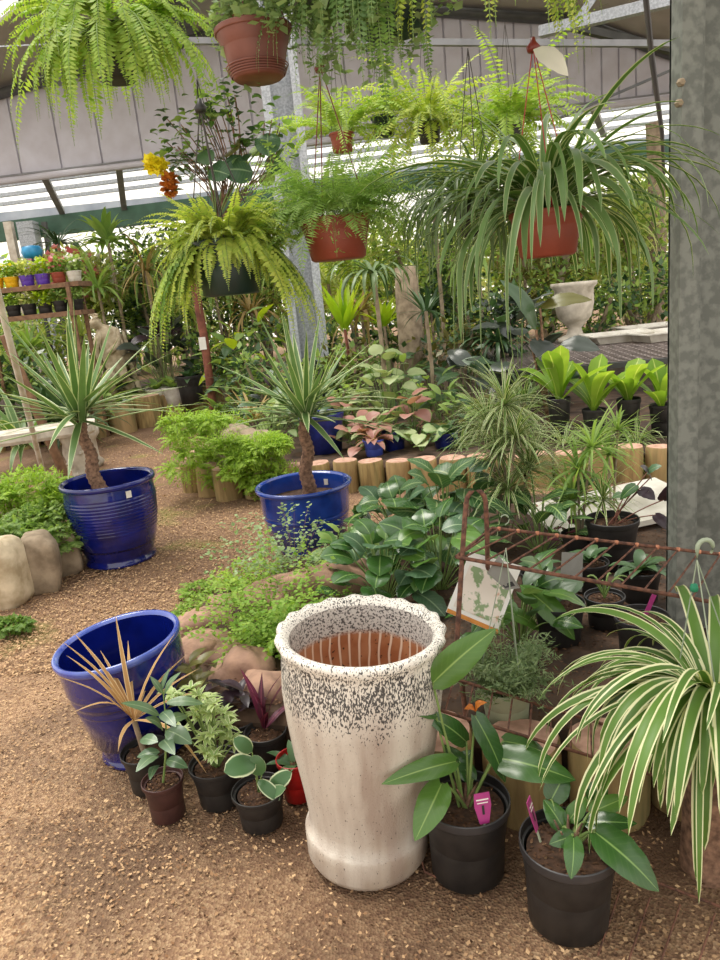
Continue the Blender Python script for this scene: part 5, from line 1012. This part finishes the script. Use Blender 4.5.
strap('dark_palm', 'dark small palm under the green beam at far left', AZ(68, 13, .24), 40, .8, .05, 'bgd', el=(.0, 1.2), droop=(.8, 1.8), h0=2.6)
strap('tall_leafy_cane', 'tall green cane plant right of the dark palm', AZ(118, 12.5, .24), 34, .7, .12, 'bgreen', el=(.2, 1.4), droop=(.6, 1.6), h0=2.5, prof='lance')
strap('tall_leafy_cane', 'tall pale strap-leaved cane left of the red trunk', AZ(160, 12.5, .24), 44, 1.0, .05, 'bgreen', el=(-.2, 1.3), droop=(.9, 2.2), h0=2.1)
clump('grey_purple_shrub', 'purple-grey shrub left of the middle yucca', 'plant', AZ(262, 8.2, .2), 24, .3, .5, .22, .1, ['purpleleaf', 'darkl'], 'oval')
clump('leafy_shrub', 'leafy shrub under the dark green hanging basket', 'plant', AZ(240, 10.2, .2), 30, .5, 1.2, .3, .14, ['bgreen', 'bgd', 'limeb'], 'oval')
strap('stick_plant', 'orange-brown stick with strap leaves above the fern mound', AZ(236, 7.6, .2), 20, .4, .04, 'tan', el=(.4, 1.4), droop=(.2, 1.2), h0=.2)
for (px, Y, z, lab, mt) in [(20, 9.6, .24, 'big dark strap-leaved clump left of the statue', 'bgd'), (45, 9.4, .24, 'dark glossy strap clump beside the statue', 'bgd'), (75, 10.6, .24, 'green strap clump directly behind the left yucca', 'bgreen'), (-8, 8.4, .24, 'striped strap clump at the far left edge', 'spiderh')]:
    strap('strap_clump', lab, AZ(px, Y, z), 40, .95, .09, mt, el=(.4, 1.4), droop=(.7, 1.8), prof='lance')

# statue
def statue():
    t_ = thing('garden_statue', 'weathered stone figure bending forward above the far log row', 'statue', AZ(106, 11.3, .4)); me = bpy.data.meshes.new('figure')
    vs = [(0, 0, .55, .17), (.0, -.02, .75, .17), (-.04, -.05, .93, .15), (-.12, -.1, 1.06, .07), (-.19, -.15, 1.13, .105), (-.2, -.17, 1.2, .09),
          (-.12, -.18, .98, .065), (-.2, -.24, .8, .05), (-.22, -.2, .62, .04), (.08, .0, .97, .07), (.1, -.16, .78, .055), (-.05, -.26, .68, .04),
          (-.08, -.06, .42, .13), (-.12, -.2, .28, .09), (-.1, -.08, .05, .07), (.1, -.02, .42, .14), (.14, -.12, .25, .1), (.14, 0, .04, .08), (.05, .08, .3, .16), (.06, .08, .06, .18)]
    ed = [(0, 1), (1, 2), (2, 3), (3, 4), (4, 5), (2, 6), (6, 7), (7, 8), (2, 9), (9, 10), (10, 11), (0, 12), (12, 13), (13, 14), (0, 15), (15, 16), (16, 17), (0, 18), (18, 19)]
    me.from_pydata([v[:3] for v in vs], ed, []); ob = bpy.data.objects.new('figure', me); C.objects.link(ob); ob.parent = t_; me.materials.append(MT['stoneb'])
    m = ob.modifiers.new('skin', 'SKIN'); sv = me.skin_vertices[0].data
    for k, v in enumerate(vs): sv[k].radius = (v[3], v[3])
    sv[0].use_root = True; m.use_smooth_shade = True; s = ob.modifiers.new('sub', 'SUBSURF'); s.levels = 2; s.render_levels = 2
    B = MB(); tx = [(-.2, -.16, 1.15)]
    for k in range(46):
        u = unit(1)[0]; u[1] = u[1]*.9+.15; c_ = np.array([-.2, -.13, 1.17])+u*.1; lathe(B, [(.001, -.02), (.022, -.008), (.022, .008), (.001, .02)], 6, 'stoneb', c=c_)
    B.build('curly_hair', t_)
    B = MB(); n = 44; a = np.linspace(-.4, 3.6, n); V = []; f = []
    for i, an in enumerate(a):
        for j, (rr, zz) in enumerate([(.17, .98), (.2, .8), (.21, .6), (.23, .4), (.27, .2), (.3, .02)]): w_ = 1+.09*math.sin(an*9+j*.6); V.append((math.cos(an)*rr*w_, math.sin(an)*rr*w_*.8, zz-.05*math.sin(an*2)))
    for i in range(n-1):
        for j in range(5): f.append((i*6+j, (i+1)*6+j, (i+1)*6+j+1, i*6+j+1))
    B.add(V, f, 'stoneb'); B.build('drapery', t_); return t_
statue()
B = MB(); box(B, (0, 0, .1), (.85, .7, .42), 'stoneb'); o = B.build('statue_plinth', smooth=False); o.location = AZ(106, 11.3, .09); tag(o, 'low block plinth under the weathered stone figure', 'plinth')
# stone bench at the left
t_ = thing('stone_bench', 'cream stone garden bench with carved supports at far left', 'bench', G(35, 498), .32); zb_ = A(40, 428, 6.9).z
B = MB(); pts = [(-.62, -.2), (.62, -.2), (.66, -.12), (.66, .16), (.62, .22), (-.62, .22), (-.66, .16), (-.66, -.12)]
V = [(x, y, z) for z in (zb_-.1, zb_-.07, zb_) for x, y in pts]; V = [(x*(1 if z > zb_-.09 else .95), y*(1 if z > zb_-.09 else .9), z) for x, y, z in V]
B.add(V, [(b*8+i, b*8+(i+1) % 8, (b+1)*8+(i+1) % 8, (b+1)*8+i) for b in range(2) for i in range(8)], 'stone'); B.add(V, [tuple(range(16, 24)), tuple(range(7, -1, -1))], 'stone'); B.build('seat', t_, smooth=False)
for sx in (-.45, .45):
    B = MB(); pr = [(.11, 0), (.13, .03), (.13, .08), (.09, .12), (.075, .2), (.1, .28), (.125, .38), (.11, zb_-.18), (.13, zb_-.14), (.13, zb_-.1)]
    def sq(i, a, r, z): k = 1/np.maximum(abs(np.cos(a)), abs(np.sin(a))); return r*(k*.6+.4)*(1+.07*np.sin(6*a+i)), z
    lathe(B, pr, 32, 'stone', sq, c=(sx, 0, 0))
    for k in range(10): u = unit(1)[0]; lathe(B, [(.001, -.025), (.03, 0), (.001, .025)], 8, 'stone', c=(sx+u[0]*.09, -.1+abs(u[1])*-.02, .25+u[2]*.16))
    B.build('leg', t_, label='carved stone support')
q = G(92, 466); B = MB(); lathe(B, [(.001, 0), (.12, 0), (.13, .05), (.09, .1), (.085, .3), (.13, .36), (.13, .44), (.001, .45)], 20, 'stone', lambda i, a, r, z: (r*(1/np.maximum(abs(np.cos(a)), abs(np.sin(a)))*.7+.3), z)); o = B.build('stone_pedestal'); o.location = q; tag(o, 'short cream stone pedestal behind the left yucca trunk', 'pedestal')
B = MB(); q = G(47, 488); tube(B, [(0, 0, 0), A(22, 390, 5.8)-q, A(-6, 278, 5.2)-q], .024, 8, 'pipe'); o = B.build('leaning_pole'); o.location = q; tag(o, 'pale pole leaning diagonally in front of the stone bench', 'pole')
B = MB(); q = AZ(30, 7.6, 0); tube(B, [(0, 0, 0), A(4, 335, 7.4)-q], .05, 8, 'timber'); o = B.build('leaning_plank'); o.location = q; tag(o, 'brown weathered plank leaning behind the stone bench', 'plank')

# flower rack far left
t_ = thing('flower_rack', 'tiered brown rack of bright flower pots at far left', 'rack', AZ(28, 9.9, 0), -.02); zs = [A(60, y, 9.9).z for y in (312, 283)]
B = MB()
for x in (-.7, .6):
    for y in (-.15, .3): B = MB(); box(B, (x, y, zs[1]/2), (.045, .045, zs[1]), 'timber'); B.build('leg', t_, smooth=False)
for k, z in enumerate(zs): B = MB(); box(B, (0, .05+.1*k, z-.03), (1.45, .5, .06), 'timber'); B.build('shelf', t_, smooth=False)
nm = ['leftmost', 'second', 'third', 'fourth', 'fifth', 'sixth', 'seventh']
for tier, z in enumerate(zs):
    for k in range(7):
        x = -.62+k*.205; q = Vector(t_.location)+Vector((x, .0+.12*tier, z)); mt = ['yellowp', 'yellowp', 'yellowp', 'purple', 'purple', 'terra', 'white'][k] if tier else 'black'
        desc = ['yellow', 'yellow', 'yellow', 'purple', 'purple', 'orange', 'white'][k] if tier else 'black'
        g = thing('potted_bedding_plant', f'lime plant in a {desc} pot, {nm[k]} from the left on the {"upper" if tier else "lower"} flower rack shelf', 'potted plant', q, 0, 'bedding plants on the flower rack')
        pot(g, .1, .14, mt, segs=16, soilparts=False); B = MB(); cloud(B, [(0, 0, .22)], [(.12, .12, .12)], 170, .07, ['limeb', 'limeb', 'lime', 'bgyel', 'limeb', 'bgreen', 'bgreen'][k], .8, .3, .7)
        if tier and k in (0, 1, 2): cloud(B, [(0, 0, .26)], [(.1, .1, .06)], 20, .05, 'yellow', .8, .5, .9)
        if tier and k > 3: cloud(B, [(0, 0, .26)], [(.11, .11, .08)], 45, .06, 'pinkfl' if k == 5 else 'whitefl', .8, .5, .9)
        B.build('foliage', g)
for (px, Y, z, mt, lab) in [(72, 12.4, 2.5, 'pinkfl', 'pink and white flowering shrub behind the flower rack'), (92, 12.8, 2.4, 'whitefl', 'white flowering shrub behind the flower rack, right')]:
    q = AZ(px, Y, 0); t_ = thing('flowering_shrub', lab, 'shrub', q); B = MB(); cloud(B, [(0, 0, z-.3)], [(.6, .4, .55)], 1500, .13, 'bgyel', .8, .4); cloud(B, [(0, -.1, z-.2)], [(.55, .4, .45)], 260, .1, mt, .8, .8, .9); B.build('foliage', t_); B = MB(); tube(B, [(0, 0, 0), (0, 0, z-.5)], .04, 6, 'greybark'); B.build('trunk', t_)
q = A(32, 252, 11.8); B = MB(); lathe(B, [(.001, -.1), (.13, -.08), (.16, 0), (.13, .08), (.001, .1)], 18, 'cyan'); o = B.build('blue_bucket'); o.location = q; B = MB(); tube(B, [(0, 0, -.1), (0, 0, -q.z)], .03, 8, 'steeld'); B.build('stand', o); tag(o, 'small sky-blue round tub near the green beam at far left', 'tub')

# ================= BACKGROUND SHRUBS AND TREES =================
def shrub(name, lab, cat, base, h, R, n, size, mats, trunk=True, blobs=5, z0=.3, grp=None):
    t_ = thing(name, lab, cat, base, 0, grp); B = MB()
    cs = [(random.uniform(-.6, .6)*R, random.uniform(-.4, .4)*R, h*random.uniform(z0+.12, .86)) for _ in range(blobs)]; rr = [(R*random.uniform(.5, .75),)*2+(h*random.uniform(.16, .28),) for _ in range(blobs)]
    for m_ in mats: cloud(B, cs, rr, n//len(mats), size, m_, .9, .25, .55)
    B.build('foliage', t_)
    if trunk:
        B = MB()
        for k in range(3): q = cs[k]; tube(B, [(0, 0, 0), (q[0]*.4, q[1]*.4, q[2]*.6), q], [.03*h*.3+.012]*3, 6, 'greybark', False)
        B.build('trunk', t_)
    return t_
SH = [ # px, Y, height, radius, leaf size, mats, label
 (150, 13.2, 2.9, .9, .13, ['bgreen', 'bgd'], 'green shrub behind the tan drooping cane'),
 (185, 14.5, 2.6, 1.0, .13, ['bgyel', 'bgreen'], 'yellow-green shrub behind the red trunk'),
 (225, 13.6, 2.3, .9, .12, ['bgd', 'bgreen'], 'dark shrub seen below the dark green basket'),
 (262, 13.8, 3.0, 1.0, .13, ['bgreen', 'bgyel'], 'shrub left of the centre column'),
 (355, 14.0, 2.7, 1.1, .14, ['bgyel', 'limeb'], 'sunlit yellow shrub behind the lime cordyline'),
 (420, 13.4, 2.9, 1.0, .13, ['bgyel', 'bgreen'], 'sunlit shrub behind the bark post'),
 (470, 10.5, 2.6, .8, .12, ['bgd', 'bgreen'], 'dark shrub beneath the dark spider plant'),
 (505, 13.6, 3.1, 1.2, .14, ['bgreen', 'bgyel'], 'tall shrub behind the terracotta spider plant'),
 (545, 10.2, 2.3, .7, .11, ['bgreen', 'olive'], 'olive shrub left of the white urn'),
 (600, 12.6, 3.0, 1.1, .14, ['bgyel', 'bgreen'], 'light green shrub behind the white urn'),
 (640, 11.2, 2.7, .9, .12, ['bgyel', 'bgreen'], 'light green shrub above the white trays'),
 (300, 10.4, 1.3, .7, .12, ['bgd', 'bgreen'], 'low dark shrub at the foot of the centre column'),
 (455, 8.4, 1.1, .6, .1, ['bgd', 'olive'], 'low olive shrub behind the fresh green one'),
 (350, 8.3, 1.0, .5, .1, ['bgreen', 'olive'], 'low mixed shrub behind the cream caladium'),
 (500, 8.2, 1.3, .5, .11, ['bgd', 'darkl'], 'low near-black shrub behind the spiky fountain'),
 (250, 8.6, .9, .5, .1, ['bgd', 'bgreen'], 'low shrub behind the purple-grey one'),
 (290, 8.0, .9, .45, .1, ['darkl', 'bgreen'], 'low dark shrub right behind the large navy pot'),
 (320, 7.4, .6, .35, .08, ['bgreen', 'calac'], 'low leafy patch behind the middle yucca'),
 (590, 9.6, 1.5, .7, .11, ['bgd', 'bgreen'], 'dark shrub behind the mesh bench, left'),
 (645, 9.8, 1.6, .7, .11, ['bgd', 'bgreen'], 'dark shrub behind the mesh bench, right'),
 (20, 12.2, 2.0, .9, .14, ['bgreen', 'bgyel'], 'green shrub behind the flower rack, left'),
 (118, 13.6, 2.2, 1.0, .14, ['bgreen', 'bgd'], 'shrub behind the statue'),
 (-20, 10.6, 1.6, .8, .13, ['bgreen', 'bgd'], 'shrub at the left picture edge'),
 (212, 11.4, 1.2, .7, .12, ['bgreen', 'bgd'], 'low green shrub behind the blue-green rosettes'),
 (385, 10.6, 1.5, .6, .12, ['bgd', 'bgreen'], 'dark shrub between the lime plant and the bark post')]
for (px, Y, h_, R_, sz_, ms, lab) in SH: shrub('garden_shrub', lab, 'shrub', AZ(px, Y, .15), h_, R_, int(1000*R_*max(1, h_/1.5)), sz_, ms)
TR = [(-60, 20, 3.6, 2.4, 'dark tree beyond the shed at the far left edge'), (40, 23, 3.6, 2.4, 'tree beyond the green beam above the flower rack'), (130, 21, 3.7, 2.2, 'tree beyond the tall leafy cane'), (215, 22, 3.8, 2.4, 'tree beyond the red trunk'), (300, 20.5, 3.4, 2.2, 'pale tree beyond the centre column'),
      (385, 24, 3.3, 2.4, 'bright tree far beyond the bark post'), (460, 21, 3.5, 2.3, 'tree far beyond the dark spider plant'), (545, 19, 3.5, 2.3, 'tree far beyond the white urn'), (630, 18.6, 3.5, 2.2, 'tree beyond the mesh bench'), (720, 19.5, 3.6, 2.4, 'tree beyond the near steel column')]
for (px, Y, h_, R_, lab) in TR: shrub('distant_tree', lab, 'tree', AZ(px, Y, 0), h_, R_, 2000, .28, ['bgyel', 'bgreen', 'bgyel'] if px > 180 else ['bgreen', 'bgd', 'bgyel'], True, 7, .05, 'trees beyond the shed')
B = MB(); tube(B, [(0, 0, 0), (.05, 0, 2), (-.02, 0, 3.6)], .13, 8, 'greybark'); o = B.build('bare_tree'); o.location = AZ(655, 11.8, 0); tag(o, 'pale tan trunk rising just left of the near steel column', 'trunk')
# more canes and low growth filling the beds
for (px, Y, n, L, W, mt, h0, lab) in [
 (300, 12.2, 40, .9, .06, 'bgreen', 2.0, 'green cane plant right behind the centre column'), (330, 11.0, 34, .7, .05, 'bgyel', 1.6, 'pale cane plant above the lime cordyline'),
 (480, 9.2, 44, .8, .05, 'bgreen', 1.7, 'green strap cane under the dark spider plant'), (455, 11.6, 44, .9, .06, 'bgyel', 2.1, 'sunlit strap cane between the bark post and spider plant'),
 (525, 11.2, 40, .8, .05, 'tan', 1.9, 'tan-leaved cane behind the terracotta spider plant'), (610, 10.9, 44, .9, .06, 'bgyel', 2.0, 'sunlit strap cane right of the white urn'),
 (648, 12.4, 40, .9, .05, 'bgreen', 2.4, 'green strap cane beside the tan trunk'), (100, 11.9, 40, .8, .05, 'bgreen', 1.9, 'green cane above the statue head'),
 (182, 11.4, 36, .8, .05, 'bgyel', 1.5, 'pale cane left of the reddish trunk'), (216, 12.4, 40, .9, .07, 'bgreen', 1.8, 'green cane under the dark green basket'),
 (250, 11.5, 36, .8, .05, 'tan', 1.3, 'tan strap cane left of the centre column'), (360, 9.9, 34, .7, .05, 'tan', 1.2, 'tan strap cane behind the cream caladium'),
 (430, 10.0, 34, .6, .06, 'bgd', 1.1, 'dark strap cane right of the bark post'), (495, 7.9, 34, .55, .05, 'bgd', .8, 'dark strap cane behind the spiky fountain'),
 (20, 11.6, 40, .9, .06, 'bgreen', 1.1, 'green cane below the flower rack, left'), (75, 11.9, 40, .9, .06, 'bgyel', 1.2, 'pale cane below the flower rack, right')]:
    strap('cane_plant', lab, AZ(px, Y, .15), n, L, W, mt, el=(-.2, 1.35), droop=(.6, 2.2), h0=h0)
for (px, Y, n, R_, Hh, Ll, W, ms, pf, lab) in [
 (255, 7.0, 30, .35, .45, .2, .09, ['bgreen', 'calac', 'bgd'], 'oval', 'mixed leafy clump left of the middle yucca crown'), (285, 7.6, 30, .4, .5, .2, .1, ['bgd', 'bgreen'], 'oval', 'leafy clump directly behind the large navy pot'),
 (330, 8.2, 34, .45, .55, .2, .12, ['calac', 'bgreen'], 'heart', 'cream and green leafy clump behind the middle yucca, right'), (462, 6.6, 26, .3, .35, .18, .08, ['bgreen', 'olive'], 'oval', 'leafy clump right of the fresh green shrub'),
 (490, 6.5, 24, .3, .35, .2, .08, ['bgd', 'bgreen'], 'oval', 'dark leafy clump behind the fountain stems'), (395, 8.4, 34, .4, .7, .22, .09, ['bgd', 'bgreen', 'bgd'], 'oval', 'dark leafy clump at the foot of the bark post'),
 (420, 7.5, 30, .35, .5, .2, .08, ['bgreen', 'bgd'], 'oval', 'leafy clump in front of the bark post, right'), (365, 6.55, 22, .25, .3, .15, .1, ['cala', 'calac'], 'heart', 'pale pink caladium between the two small blue pots'),
 (535, 8.0, 26, .4, .6, .3, .12, ['bgd', 'darkl'], 'oval', 'dark leafy clump at the left end of the mesh bench'), (70, 10.9, 40, .6, .6, .3, .12, ['bgd', 'bgreen'], 'oval', 'dark leafy clump left of the statue'),
 (10, 10.6, 40, .6, .7, .3, .12, ['bgd', 'bgreen'], 'oval', 'dark leafy clump behind the stone bench'), (232, 9.8, 34, .5, .5, .3, .1, ['bgreen', 'bgd'], 'lance', 'leafy clump between the rosettes and the purple-grey shrub')]:
    clump('leafy_clump', lab, 'plant', AZ(px, Y, .2), n, R_, Hh, Ll, W, ms, pf)
